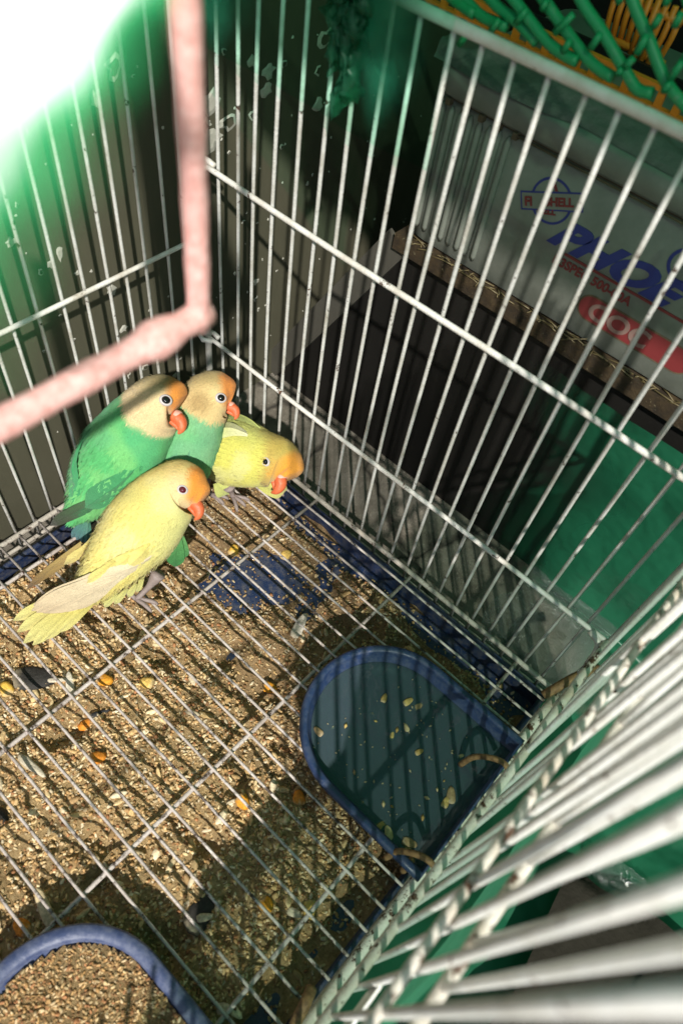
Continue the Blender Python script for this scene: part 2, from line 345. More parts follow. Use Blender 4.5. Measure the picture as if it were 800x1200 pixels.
b = MB(); rbox(b, 5.9, 28, BY, BY + 9.4, TZ + .03, 17.2, .9); b.build('body', 'box', bx)
b = MB(); rbox(b, 5.75, 28.2, BY - .14, BY + 9.6, 17.34, 18.3, .9); b.build('lid', 'box', bx)
b = MB(); rbox(b, 6.0, 27.9, BY + .1, BY + 9.3, 17.15, 17.4, .9); b.build('groove', 'groove', bx)
for k in range(8):
    x = 6.45 + .43 * k
    MB().tube([V(x, BY - .02, TZ + .55), V(x, BY - .05, TZ + .8), V(x, BY - .05, 16.9), V(x, BY - .02, 17.1)], [.06, .13, .13, .06], 8).build('rib', 'box', bx)
for k in range(5):
    x = 6.6 + .75 * k; MB().box(V(x, BY - .2, 17.12), V(x + .2, BY + .05, 17.36)).build('notch', 'groove', bx, smooth=False)
MB().tube([V(9.6, BY - .16, 17.28), V(19, BY - .16, 17.28), V(27, BY - .16, 17.28)], .045, 6).build('seam', 'groove', bx)
def text(name, s, size, P, mat, parent, shear=0., ang=0., bold=0., xs=1.):
    c = bpy.data.curves.new(name, 'FONT'); c.body = s; c.size = size * S; c.shear = shear; c.offset = bold * S; c.extrude = .012 * S; c.align_x = 'LEFT'; c.resolution_u = 4
    t = bpy.data.objects.new(name, c); COL.objects.link(t); bpy.context.view_layer.update()
    me = bpy.data.meshes.new_from_object(t.evaluated_get(bpy.context.evaluated_depsgraph_get())); me.name = name
    bpy.data.objects.remove(t); me.materials.clear(); me.materials.append(M[mat])
    o = bpy.data.objects.new(name, me); COL.objects.link(o); o.parent = parent; o.location = (P - org(parent)) * S
    o.rotation_euler = (math.radians(90), math.radians(-ang), 0); o.scale = (xs, 1, 1); return o
FY = BY - .022
text('lettering', 'PHOE', 1.45, V(12.2, FY, 14.42), 'bprint', bx, .55, 0, .075, 1.32)
MB().box(V(13.05, FY - .01, 14.2), V(21, FY + .01, 14.3)).build('rule', 'rprint', bx, smooth=False)
text('lettering', '1 3SPEC 500-00A', .50, V(12.62, FY, 13.72), 'rprint', bx, .1, 0, .015, .95)
def disc(cx, cz, r, ri=0, n=40, y=FY, sx=1.):
    o_ = [V(cx + sx * r * math.cos(2 * math.pi * k / n), y, cz + r * math.sin(2 * math.pi * k / n)) for k in range(n)]
    if not ri: return o_, [list(range(n))]
    i_ = [V(cx + sx * ri * math.cos(2 * math.pi * k / n), y, cz + ri * math.sin(2 * math.pi * k / n)) for k in range(n)]
    return o_ + i_, [[k, (k + 1) % n, n + (k + 1) % n, n + k] for k in range(n)]
MB().add(*disc(11.8, 15.75, .84, .75)).build('stamp_ring', 'bprint', bx, smooth=False)
MB().add(*disc(17.1, 16.0, .62, .5)).build('mark_ring', 'bprint', bx, smooth=False)
ca, sa = math.cos(.42), math.sin(.42)
def rp(u, v, y): return V(11.8 + u * ca - v * sa, y, 15.75 + u * sa + v * ca)
for nm, hw, hh, y, mt in (('stamp_border', 1.25, .34, FY - .012, 'bprint'), ('stamp_plate', 1.19, .28, FY - .024, 'box')):
    MB().add([rp(-hw, -hh, y), rp(hw, -hh, y), rp(hw, hh, y), rp(-hw, hh, y)], [[0, 1, 2, 3]]).build(nm, mt, bx, smooth=False)
text('lettering', 'FI', .46, rp(-1.08, -.17, FY - .04), 'rprint', bx, 0, 24, .015)
text('lettering', 'SHELL', .42, rp(-.22, -.15, FY - .04), 'rprint', bx, 0, 24, .015)
text('lettering', 'A', .5, V(11.55, FY - .01, 16.1), 'rprint', bx, 0, 15, .02)
text('lettering', 'CELL', .34, V(11.45, FY - .01, 15.12), 'rprint', bx, 0, 20, .01)
def pill(x0, x1, zc, r, y):
    v = [V(x1 + r * math.cos(t), y, zc + r * math.sin(t)) for t in np.linspace(-math.pi / 2, math.pi / 2, 12)] + [V(x0 + r * math.cos(t), y, zc + r * math.sin(t)) for t in np.linspace(math.pi / 2, 1.5 * math.pi, 12)]
    return v, [list(range(24))]
MB().add(*pill(14.85, 18.6, 12.85, .56, FY)).build('badge_border', 'groove', bx, smooth=False)
MB().add(*pill(14.85, 18.6, 12.85, .49, FY - .012)).build('badge', 'rprint', bx, smooth=False)
text('lettering', 'COC', 1.0, V(14.75, FY - .026, 12.52), 'wprint', bx, .1, 0, .03, 1.15)

# rumpled grey cloth on the lid
nx, ny = 90, 26; X, Y = np.meshgrid(np.linspace(5.6, 27, nx), np.linspace(0, 1, ny)); P = np.zeros((ny, nx, 3))
q = np.stack([X * .5, Y * 3, 0 * X], -1)
P[..., 0] = X + .3 * (vn(q, 1.2) - .5); P[..., 1] = BY - .05 + 2.2 * Y + .5 * (vn(q + 9, 1.) - .5); P[..., 2] = 18.33 + (1 - abs(2 * Y - 1) ** 2) * (.30 + .42 * vn(q + 20, 1.6)) + .12 * vn(q, 3.4) * np.sin(Y * math.pi)
tag(MB().grid(P).build('folded_cloth', 'cloth', at=(16, 7.4, 18.3)), 'rumpled grey cloth lying along the front of the cool box lid', 'cloth')

# orange crate on the lid
cr = empty('plastic_crate', (12, 12.4, 18.32), 'orange slotted plastic crate standing on the cool box', 'crate')
x0, x1, y0, y1, z0, z1 = 1.5, 24, 9.0, 15.4, 18.34, 19.5
for yy in (y0,):
    for zz, hh in ((z0, .16), (18.78, .09), (z1 - .18, .18)): MB().box(V(x0, yy - .12, zz), V(x1, yy + .12, zz + hh)).build('band', 'orange', cr, smooth=False)
for xx in (x0, x1):
    for zz, hh in ((z0, .16), (18.78, .09), (z1 - .18, .18)): MB().box(V(xx - .12, y0 + .13, zz), V(xx + .12, y0 + 3, zz + hh)).build('band', 'orange', cr, smooth=False)
sl = MB().box(V(-.13, -.09, z0 + .11), V(.13, .09, z1 - .05)); sl0 = None
for yy in (y0,):
    for k in range(34):
        x = x0 + .35 + k * (x1 - x0 - .7) / 33
        if sl0 is None: sl0 = sl.build('slat', 'orange', cr, at=(0, 0, 0), smooth=False); o = sl0
        else: o = sl0.copy(); COL.objects.link(o); o.parent = cr
        o.location = (V(x, yy, 0) - org(cr)) * S

MB().box(V(x0 + .2, y0 + 3.0, z0), V(x1 - .2, y0 + 3.2, z0 + .4)).build('back_edge', 'dark', cr, smooth=False)
ob = empty('orange_basket', (9.8, 13.6, 18.3), 'small orange ribbed basket behind the slotted crate at the top', 'basket')
for k in range(9): MB().tube([V(8.6 + .3 * k, 13.6 + .2 * math.sin(k * .7), 18.3), V(8.5 + .33 * k, 13.5, 19.3), V(8.45 + .34 * k, 13.45, 20.3)], .13, 6).build('slat', 'orange', ob)
for zz in (18.5, 19.9): MB().tube([V(8.4, 13.4, zz), V(9.8, 13.7, zz), V(11.3, 13.4, zz)], .16, 6).build('band', 'orange', ob)
# green plastic lattice leaning above the crate
lt = empty('plastic_lattice', (14, 3.2, 20), 'bright green plastic lattice hanging above the back of the cage', 'lattice')
for k, pl_ in enumerate([[(470, -60), (505, -25), (532, 0), (556, 17)], [(500, -50), (545, 0), (566, 20), (594, 32)], [(550, -60), (602, 0), (637, 45), (660, 64), (676, 72)],
                         [(590, -70), (637, 0), (682, 62), (700, 80), (718, 91)], [(640, -80), (680, 0), (707, 40), (736, 90), (748, 106), (764, 109)], [(715, -80), (740, 0), (760, 47), (780, 97), (806, 128)],
                         [(790, -60), (806, 0), (830, 60)], [(520, -70), (575, 0), (606, 26), (629, 50)]]):
    pts = [ony(x, y, 2.6 + .12 * (k % 2)) for x, y in pl_]; MB().tube(crom(pts, 14), .15, 8).build('strand', 'pvc', lt)
for (xa, ya, xb, yb) in [(538, 52, 548, 38), (605, 26, 617, 10), (650, 38, 672, 16), (692, 56, 704, 38), (724, 2, 731, -12), (746, 62, 758, 40), (766, 30, 773, 18), (732, 78, 742, 68), (724, 86, 728, 80), (785, 92, 800, 70), (777, 106, 785, 96), (780, 4, 784, -10), (800, 70, 812, 50), (575, 36, 585, 22), (660, 60, 668, 46), (636, 10, 640, 0), (790, 30, 798, 15)]:
    MB().tube([ony(xa, ya, 2.5), ony((xa + xb) / 2, (ya + yb) / 2, 2.42), ony(xb, yb, 2.5)], .10, 7).build('cross_strand', 'pvc', lt)

# green tarp on the ground outside, running up the table front
nu, nv = 90, 110
tp_ = np.zeros((nv, nu, 3)); U, W_ = np.meshgrid(np.linspace(0, 1, nu), np.linspace(-30, 18.4, nv))
edge = 16.2 + 3.2 * vn(np.stack([0 * W_, W_ * .35, 0 * W_], -1)) + np.where(W_ < 6, np.clip(6 - W_, 0, 7) * .85, 0)
edge = np.where(W_ < 0, 23.45, edge)
edge = np.where(W_ > 5, edge - 3.2, edge)
xx = edge + (50 - edge) * U ** 1.3
q = np.stack([xx * .35, W_ * .35, 0 * xx], -1); nse = vn(q, 1.) * .9 + vn(q + 7, 2.6) * .35
flat = np.minimum(W_, TY - 1.0); up = np.maximum(W_ - (TY - 1.0), 0)
bend = sstep(0, 1.6, up)
tp_[..., 0] = xx; tp_[..., 1] = flat + np.minimum(up, 1) * .5 - nse * .5 * bend - .25 * bend + .0
tp_[..., 2] = GZ + .05 + nse * .7 * (1 - bend * .8) + np.maximum(up - .5, 0) * 1.0
ta = np.where(W_ < 1, 1., sstep(.0, 7.0, tp_[..., 0] - edge + .4 * nse))
tag(MB().grid(tp_, np.repeat(ta[..., None], 3, -1)).build('tarp', 'tarp', at=(30, 0, GZ)), 'creased green tarp spread outside the cage and up the table front', 'tarp')
nu, nv = 26, 90; U, W_ = np.meshgrid(np.linspace(0, 1, nu), np.linspace(-27, -.6, nv)); q = np.stack([U * 3, W_ * .5, 0 * U], -1)
P = np.stack([23.75 + .5 * vn(q, 1.3) + 1.6 * (1 - U) ** 2, W_, GZ + .5 + U * (7.6 + 5.6 * sstep(-16.5, -12, W_) - GZ - .5) + .5 * (vn(q + 6, .8) - .5) * U], -1)  # top edge raised along one stretch to shade the water bowl
tag(MB().grid(P).build('shade_sheet', 'sheet', at=(24, -14, GZ)), 'translucent green plastic sheet standing against the outside of the near wire wall', 'sheet')
# clear crumpled bag
nu, nv = 60, 60; U, W_ = np.meshgrid(np.linspace(-1, 1, nu), np.linspace(-1, 1, nv)); R_ = np.sqrt(U ** 2 + W_ ** 2)
q = np.stack([U * 2.2, W_ * 2.2, 0 * U], -1); cru = np.abs(vn(q, 1.3) - .5) * 2.2 + np.abs(vn(q + 5, 3.1) - .5) * 1.3 + np.abs(vn(q + 5, 6.5) - .5) * .6
P = np.stack([20.9 + 2.6 * U + .9 * (vn(q + 3, 1.1) - .5), 3.1 + 2.7 * W_ + .9 * (vn(q + 8, 1.1) - .5), GZ + 1.0 + .26 * cru + .9 * np.clip(1 - R_, 0, 1) + .5 * W_], -1)
tag(MB().grid(P).build('plastic_bag', 'clear', at=(20.8, 3, GZ)), 'crumpled clear plastic bag lying on the tarp behind the cage corner', 'bag')
P2 = np.stack([29.2 + 1.5 * U + .6 * (vn(q + 13, 1.1) - .5), -5.2 + 1.5 * W_, GZ + 1.0 + .35 * cru], -1)
tag(MB().grid(P2).build('plastic_bag', 'clear', at=(29.2, -5.2, GZ)), 'crumpled clear plastic scrap on the ground outside the near wire wall', 'bag')
dk = MB(); nu2 = 40; X, Y = np.meshgrid(np.linspace(27.2, 34, nu2), np.linspace(-16, -5.5, nu2)); q = np.stack([X * .4, Y * .4, 0 * X], -1)
dk.grid(np.stack([X + 2.4 * (vn(q, 1.) - .5), Y + 2.5 * (vn(q + 4, 1.) - .5), GZ + 1.45 + .7 * vn(q + 2, 1.)], -1))
m = Mat('dark_cloth'); n = m.noise(1, 5); m.base(m.mix(n, (.014, .013, .010, 1), (.036, .032, .025, 1))).set(rough=.95, spec=.03); m.bump(n, .5, .3); M['dcloth'] = m.m
tag(dk.build('sacking', 'dcloth', at=(29, -13, GZ)), 'dark grey sacking dropped on the green tarp outside the cage', 'sack')

# unseen shade cloth, edge shaped to shade the box; hanging sheet painted as glare
CZ = 40.0
sh = empty('shade_cloth', (20, 20, CZ), 'unseen green translucent shade sheet, with a hanging strip painted as white glare above the left wire wall', 'awning')
X, Y = np.meshgrid(np.linspace(-60, 120, 60), np.linspace(0, 1, 40)); yc = -17.0 + 1.7 * sstep(20, 27, X) + .9 * (vn(np.stack([X * .25, 0 * X, 0 * X], -1)) - .5)
P = np.stack([X, yc + (80 - yc) * Y, CZ + .9 * vn(np.stack([X * .15, Y * 9, 0 * X], -1))], -1)
MB().grid(P).build('canopy', 'canopy', sh)
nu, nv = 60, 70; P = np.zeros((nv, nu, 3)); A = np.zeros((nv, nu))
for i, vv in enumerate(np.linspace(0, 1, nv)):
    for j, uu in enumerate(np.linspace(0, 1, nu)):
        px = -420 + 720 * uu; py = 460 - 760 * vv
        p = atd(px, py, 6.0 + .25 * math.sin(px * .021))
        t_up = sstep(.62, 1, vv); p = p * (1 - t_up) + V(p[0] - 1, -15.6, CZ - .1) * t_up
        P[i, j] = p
        # the painted glare fades out along this slanted edge
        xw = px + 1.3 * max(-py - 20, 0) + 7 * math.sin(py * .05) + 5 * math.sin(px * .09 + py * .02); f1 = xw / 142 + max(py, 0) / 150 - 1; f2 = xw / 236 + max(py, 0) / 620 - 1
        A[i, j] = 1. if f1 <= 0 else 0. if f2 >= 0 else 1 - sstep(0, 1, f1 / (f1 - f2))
MB().grid(P, np.repeat(A[..., None], 3, -1)).build('glare_flap', 'glare_flap', sh)

# ================================================================ THE CAGE
cage = empty('bird_cage', (11.5, -14, -1.2), 'white wire bird cage with chipped rusting bars and slatted wire floor', 'cage')
HB = 22.07; RB = .077; DEP = 30
def barmesh(name, p0, p1, r, mat, n=8, seg=7, wob=.05):
    pts = [p0 + (p1 - p0) * t for t in np.linspace(0, 1, seg)]
    off = rng.normal(0, wob, 3); pts = [p + off * math.sin(math.pi * t) for p, t in zip(pts, np.linspace(0, 1, seg))]
    return MB().tube(pts, r, n).build(name, mat, cage)
for i in range(1, 23): barmesh('bar', V(i + rng.normal(0, .03), .09, -1.2), V(i + rng.normal(0, .05), .09, HB), RB, 'paint')
for k in range(1, DEP): barmesh('bar', V(-.09, -k + rng.normal(0, .03), -1.2), V(-.09, -k + rng.normal(0, .05), HB), .072, 'paint')
for k in range(1, DEP): barmesh('bar', V(23.14, -k + rng.normal(0, .04), -1.2), V(23.14, -k + rng.normal(0, .08), 25.2 if k < 19 else 7.6), .098, 'frontpaint', wob=.10)
for x in (0, 23.05): barmesh('corner_post', V(x, 0, -1.2), V(x, 0, HB if x == 0 else 26), .17, 'paint', wob=0)
RR = .112
def rail(name, a, b, r, mat, sag=.04): return MB().tube(crom([a, a + (b - a) * .33 + V(0, 0, -sag), a + (b - a) * .66 + V(0, 0, sag), b], 24), r, 10).build(name, mat, cage)
rail('rail', V(-.1, -.14, 13.98), V(23, -.14, 13.98), RR, 'rail'); rail('rail', V(-.1, -.14, 5.26), V(22.9, -.14, 5.26), RR * .95, 'rail')
rail('top_rail', V(-.2, .02, HB), V(23.2, .02, HB), .165, 'rail', .02)
rail('rail', V(.14, -.15, 10.8), V(.14, -DEP, 10.8), RR * .9, 'rail'); rail('top_rail', V(0, -.15, HB), V(0, -DEP, HB), .165, 'rail', .02)
rail('base_rail', V(.1, -.16, 0.02), V(22.9, -.16, 0.02), .125, 'dirtyrail'); rail('base_rail', V(.16, -.2, 0.02), V(.16, -DEP, 0.02), .13, 'dirtyrail')
rail('base_rail', V(.0, .09, -1.2), V(23, .09, -1.2), .10, 'dirtyrail'); rail('base_rail', V(-.09, 0, -1.2), V(-.09, -DEP, -1.2), .10, 'dirtyrail')
rail('base_rail', V(22.92, -.2, .1), V(22.92, -DEP, .1), .20, 'frontrail'); rail('base_rail', V(23.14, 0, -1.2), V(23.14, -DEP, -1.2), .10, 'dirtyrail')
rail('rail', V(22.93, -.1, 5.26), V(22.93, -DEP, 5.26), .16, 'frontrail'); rail('rail', V(22.93, -.1, 13.98), V(22.93, -DEP, 13.98), RR, 'frontrail')
for k in range(2, 18): barmesh('door_bar', V(23.62, -k - .02 + rng.normal(0, .04), 13.6), V(23.62, -k - .02 + rng.normal(0, .08), 25), .095, 'frontpaint', wob=.08)
rail('door_rail', V(23.62, -2, 13.7), V(23.62, -18, 13.7), .14, 'frontrail')
# small wire loops where the rails end at the corner
for z in (13.98, 5.26):
    MB().tube([V(.55, -.2, z), V(.2, -.5, z + .02), V(-.25, -.35, z), V(-.3, .15, z - .05), V(.1, .3, z - .1), V(.5, .25, z - .12)], .13, 8).build('wire_loop', 'rail', cage)
MB().tube(crom([V(22.2, -.2, 5.26), V(22.7, -.3, 5.1), V(22.9, -.45, 4.6), V(22.95, -.5, 3.8)], 10), .16, 8).build('wire_loop', 'rail', cage)
# slatted wire floor
FW = .062
for k in range(1, DEP):
    y = -k + .05 + rng.normal(0, .02)
    MB().tube([V(-.1, y, .05), V(6, y + rng.normal(0, .03), .05), V(14, y + rng.normal(0, .03), .04), V(22.7, y, .05)], FW, 6).build('floor_wire', 'floorwire', cage)
for x in (1.95, 8.22, 14.49, 20.75): MB().tube([V(x, -.1, -.1), V(x + .03, -10, -.1), V(x, -20, -.1), V(x, -DEP, -.1)], .095, 6).build('cross_wire', 'floorwire', cage)
# plate added on the near wire wall to cast the shadow band on the litter
def plate(y0, y1, z0, z1): MB().box(V(23.28, y0, z0), V(23.36, y1, z1)).build('shadow_plate', 'frontpaint', cage, smooth=False)
plate(-14.6, -22.5, 6.2, 7.9)

# droppings tray
tr = empty('tray', (11.5, -15, GZ), 'dark blue plastic tray full of husks under the cage floor', 'tray')
TX0, TX1, TY0, TY1 = .75, 22.5, -.35, -29.6; TB = -1.95
MB().box(V(TX0, TY1, TB - .2), V(TX1, TY0, TB)).build('tray_floor', 'tray', tr, smooth=False)
for (a, b_) in ((V(TX0 - .16, TY1, TB - .2), V(TX0, TY0 + .16, -.85)), (V(TX1, TY1, TB - .2), V(TX1 + .16, TY0 + .16, -.85)), (V(TX0 + .002, TY0, TB - .2), V(TX1 - .002, TY0 + .16, -.85)), (V(TX0 + .002, TY1 - .16, TB - .2), V(TX1 - .002, TY1, -.85))):
    MB().box(a, b_).build('tray_side', 'tray', tr, smooth=False)
rim = MB()
for (a, b_) in ((V(TX0 - .08, TY1, -.82), V(TX0 - .08, TY0 + .08, -.82)), (V(TX1 + .08, TY1, -.82), V(TX1 + .08, TY0 + .08, -.82)), (V(TX0, TY0 + .08, -.82), V(TX1, TY0 + .08, -.82))): rim.tube([a, (a + b_) / 2, b_], .14, 8)
rim.build('rim', 'tray', tr)
for yy in (TY0 - .55,): MB().tube([V(TX0, yy, TB + .02), V(11, yy, TB + .02), V(TX1, yy, TB + .02)], .12, 6).build('tray_ridge', 'tray', tr)

# litter: dust bed + husks
def cover(x, y):      # 0 = bare blue plastic, 1 = thick bed
    p = np.stack([x, y, 0 * x], -1)
    n = .6 * vn(p, .45) + .4 * vn(p + 31, 1.1)
    bare = np.exp(-(((x - 9.0) / 5.0) ** 2 + ((y + 4.6) / 3.6) ** 2)) * .52 + np.exp(-((x - 19) / 3.2) ** 2 - ((y + 2.5) / 2.2) ** 2) * .35
    bare = bare + np.exp(-((y - TY0 + .3) / .7) ** 2) * .4 + np.exp(-((x - TX0) / .8) ** 2) * .35 + np.exp(-((x - 21.6) / .9) ** 2) * .34
    return np.clip(.62 + .9 * (n - .42) - bare, 0, 1)
gx, gy = np.meshgrid(np.linspace(TX0 + .02, TX1 - .02, 200), np.linspace(TY1 + .02, TY0 - .02, 270))
cv = cover(gx, gy); p3 = np.stack([gx, gy, 0 * gx], -1)
hz = TB - .10 + (.75 + .6 * sstep(-8, -14, gy)) * sstep(.16, .75, cv) + (.16 * vn(p3, 2.2) + .10 * vn(p3, 5.)) * sstep(.1, .4, cv)
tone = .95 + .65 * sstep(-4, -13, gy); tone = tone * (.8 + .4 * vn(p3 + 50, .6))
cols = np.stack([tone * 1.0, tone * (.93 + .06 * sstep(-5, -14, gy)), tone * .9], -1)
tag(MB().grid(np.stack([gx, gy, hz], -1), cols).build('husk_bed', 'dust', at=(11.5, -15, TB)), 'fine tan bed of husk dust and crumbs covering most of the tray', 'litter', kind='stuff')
def hsurf(x, y):
    c = cover(x, y); p = np.stack([x, y, 0 * x], -1)
    return np.maximum(TB, TB - .10 + (.75 + .6 * sstep(-8, -14, y)) * sstep(.16, .75, c) + (.16 * vn(p, 2.2) + .10 * vn(p, 5.)) * sstep(.1, .4, c))
def seed_template(n=6):
    v = [[-1, 0, 0]]; f = []
    for x, r in ((-.55, .8), (.1, 1.), (.65, .65)): v += [[x, r * math.cos(2 * math.pi * k / n), r * math.sin(2 * math.pi * k / n)] for k in range(n)]
    v.append([1, 0, 0]); v = np.array(v)
    f += [[0, 1 + (k + 1) % n, 1 + k] for k in range(n)]
    for r in range(2): f += [[1 + r * n + k, 1 + r * n + (k + 1) % n, 1 + (r + 1) * n + (k + 1) % n, 1 + (r + 1) * n + k] for k in range(n)]
    f += [[len(v) - 1, 1 + 2 * n + k, 1 + 2 * n + (k + 1) % n] for k in range(n)]
    return v, f
def scatter(N, xy, zf, L, wd, th, pal, tilt, name, mat, at, n=5):
    """N little husks as one mesh; sizes in spacings."""
    tv, tf = seed_template(n); k = len(tv)
    x, y = xy; N = len(x); a = rng.random(N) * 6.283; b_ = rng.normal(0, tilt, N); l = L[0] + (L[1] - L[0]) * rng.random(N) ** 1.6
    ww = l * (wd[0] + (wd[1] - wd[0]) * rng.random(N)); tt = l * (th[0] + (th[1] - th[0]) * rng.random(N))
    loc = tv[None] * np.stack([l, ww, tt], -1)[:, None]
    bendz = (loc[..., 0:1] ** 2) * rng.normal(0, .5, N)[:, None, None]; loc[..., 2:3] += bendz
    ro = rng.normal(0, tilt, N)[:, None]
    Y = loc[..., 1] * np.cos(ro) - loc[..., 2] * np.sin(ro); Z = loc[..., 1] * np.sin(ro) + loc[..., 2] * np.cos(ro); X = loc[..., 0]
    X, Z = X * np.cos(b_)[:, None] - Z * np.sin(b_)[:, None], X * np.sin(b_)[:, None] + Z * np.cos(b_)[:, None]
    W = np.stack([x[:, None] + X * np.cos(a)[:, None] - Y * np.sin(a)[:, None], y[:, None] + X * np.sin(a)[:, None] + Y * np.cos(a)[:, None], (zf(x, y) + tt * .7)[:, None] + Z], -1)
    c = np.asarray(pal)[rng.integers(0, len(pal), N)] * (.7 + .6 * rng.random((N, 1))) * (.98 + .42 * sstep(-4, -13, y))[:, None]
    cols = np.repeat(c[:, None], k, 1).reshape(-1, 3)
    F = [[i * k + j for j in f] for i in range(N) for f in tf]
    return link(name, W.reshape(-1, 3), F, mat, None, at, True, cols)
def litter_xy(N, power, extra=0.):
    x = rng.uniform(TX0 + .15, TX1 - .15, N * 3); y = rng.uniform(-26, TY0 - .15, N * 3); c = cover(x, y)
    keep = rng.random(N * 3) < np.clip(c * power + extra, 0, 1); return x[keep][:N], y[keep][:N]
pal_seed = [(.36, .22, .09), (.27, .155, .06), (.42, .28, .13), (.45, .33, .17), (.19, .105, .045), (.38, .23, .10), (.47, .35, .20), (.30, .14, .06)]
pal_husk = [(.44, .31, .15), (.48, .36, .19), (.39, .26, .115), (.52, .41, .24), (.33, .21, .095), (.54, .45, .30)]
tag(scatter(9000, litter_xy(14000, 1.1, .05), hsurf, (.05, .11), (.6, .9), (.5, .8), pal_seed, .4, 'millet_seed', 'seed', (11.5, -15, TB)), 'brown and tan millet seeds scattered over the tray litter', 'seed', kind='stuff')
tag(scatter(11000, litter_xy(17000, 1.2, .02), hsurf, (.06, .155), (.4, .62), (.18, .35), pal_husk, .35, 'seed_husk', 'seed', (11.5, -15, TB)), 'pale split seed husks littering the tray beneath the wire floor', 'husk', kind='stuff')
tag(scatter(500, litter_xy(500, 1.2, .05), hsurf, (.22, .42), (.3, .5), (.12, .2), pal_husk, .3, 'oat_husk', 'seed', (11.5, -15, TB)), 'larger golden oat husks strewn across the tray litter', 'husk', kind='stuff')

# loose pieces one can point at: maize kernels, sunflower husks, dark feathers
def lump(name, P, size, col, ang, label, cat, group=None, seed=0, tilt=0.):
    r_ = np.random.default_rng(seed); nu, nv = 12, 7; v = []
    for i in range(nv):
        ph = -math.pi / 2 + math.pi * i / (nv - 1)
        for j in range(nu):
            th = 2 * math.pi * j / nu; d = V(math.cos(ph) * math.cos(th), math.cos(ph) * math.sin(th), math.sin(ph))
            d = np.sign(d) * np.abs(d) ** .8; k = 1 + .18 * (r_.random() - .5); d[1] *= 1 - .28 * d[0]
            v.append(d * k * np.asarray(size))
    v = np.array(v); ca, sa = math.cos(ang), math.sin(ang); ct, st_ = math.cos(tilt), math.sin(tilt)
    v = np.stack([v[:, 0] * ct - v[:, 2] * st_, v[:, 1], v[:, 0] * st_ + v[:, 2] * ct], -1)
    v = np.stack([v[:, 0] * ca - v[:, 1] * sa, v[:, 0] * sa + v[:, 1] * ca, v[:, 2]], -1) + P
    f = [[i * nu + j, i * nu + (j + 1) % nu, (i + 1) * nu + (j + 1) % nu, (i + 1) * nu + j] for i in range(nv - 1) for j in range(nu)]
    c = np.asarray(col)[None] * (.85 + .3 * r_.random((len(v), 1)))
    tip = (v - P) @ V(ca, sa, 0) / size[0]; c = np.where(tip[:, None] < -.6, c * .4 + np.array([.5, .42, .28]) * .6, c)
    return tag(link(name, v, f, 'seed', None, P, True, c), label, cat, group)
KERN = [(274, 645, 'split yellow maize kernel on bare tray beside the green tail feather'), (335, 650, 'pale yellow round kernel in front of the lime bird'), (8, 807, 'bright yellow kernel at the left edge of the tray litter'), (124, 797, 'fat orange kernel under the crossed floor wires below the yellow tail'),
        (101, 850, 'deep orange kernel below the crossed wires, just above a black splinter'), (115, 888, 'curved orange kernel shell lower on the tan litter'), (172, 800, 'round amber kernel between two wires on tan husks'), (246, 460 + 128, None),
        (316, 806, 'pinkish orange kernel close to the rounded end of the water bowl'), (285, 940, 'amber kernel near the middle of the shaded litter'), (350, 935, 'brown-orange kernel left of the water bowl beside the shadow'), (312, 1060, 'orange kernel in the shadow below the middle of the tray'),
        (363, 1066, 'yellow flake kernel near the near corner of the tray'), (26, 1086, 'small orange kernel beside the feed bowl rim')]
for i, (x, y, lab) in enumerate(KERN):
    if lab is None: continue
    p = onz(x, y, TB + .6); z = float(hsurf(np.array([p[0]]), np.array([p[1]]))[0]); p = onz(x, y, z + .16)
    col = [(.80, .48, .08), (.78, .52, .14), (.75, .33, .03), (.72, .26, .03)][[0, 1, 0, 2, 3, 3, 1, 0, 2, 2, 3, 2, 1, 3][i]]
    lump('maize_kernel', p, V(.34, .25, .17), col, rng.uniform(0, 6.28), lab, 'kernel', 'loose maize kernels in the tray', i, rng.normal(0, .3))
for i, (x, y, l, wd, a, col, lab) in enumerate([(351, 733, .72, .26, 1.9, (.66, .60, .50), 'whitish oval sunflower husk beside the water bowl'), (240, 838, .4, .12, .5, (.40, .28, .12), 'thin brown seed shell among husks'), (38, 898, .8, .16, .15, (.60, .53, .40), 'long pale curved husk at left under the wires'),
        (66, 797, .9, .1, .8, (.62, .55, .42), 'pale straw-like splinter below the yellow tail tip'), (82, 800, .5, .17, 2.6, (.66, .60, .48), 'short pale chip leaning on the first cross wire'), (52, 1063, .75, .22, 2.9, (.62, .5, .3), 'broad tan husk above the feed bowl rim'), (116, 836, .5, .11, 1.1, (.03, .03, .032), 'black splinter beside the orange kernel'),
        (345, 985 + 85, .3, .15, .4, (.74, .62, .45), 'cream chip in lower shadowed litter'), (262, 1182, .25, .18, .9, (.72, .60, .45), 'squarish pale chip in the feed bowl shade'), (210, 682, .45, .14, 2.2, (.40, .26, .12), 'brown curled husk near the yellow bird feet'), (240, 1075, .32, .14, .9, (.60, .52, .36), 'pale chip lying on the black clump')]):
    p = onz(x, y, TB + .6); z = float(hsurf(np.array([p[0]]), np.array([p[1]]))[0]); p = onz(x, y, z + .14)
    lump('husk_chip', p, V(l, wd, .07), col, a, lab, 'husk', 'single large husks in the tray', 40 + i, .12)
for i, (x, y, s, lab) in enumerate([(40, 795, 1.0, 'blackish damp clump of droppings under the yellow tail'), (235, 1070, .8, 'black clump of droppings in the shadowed litter'), (2, 960, .5, 'small black clump at the left edge of the litter')]):
    p = onz(x, y, TB + .6); z = float(hsurf(np.array([p[0]]), np.array([p[1]]))[0]); p = onz(x, y, z + .04)
    lump('dropping_clump', p, V(.9 * s, .55 * s, .16), (.035, .032, .028), .8 + i, lab, 'droppings', 'dark clumps in the tray', 70 + i)

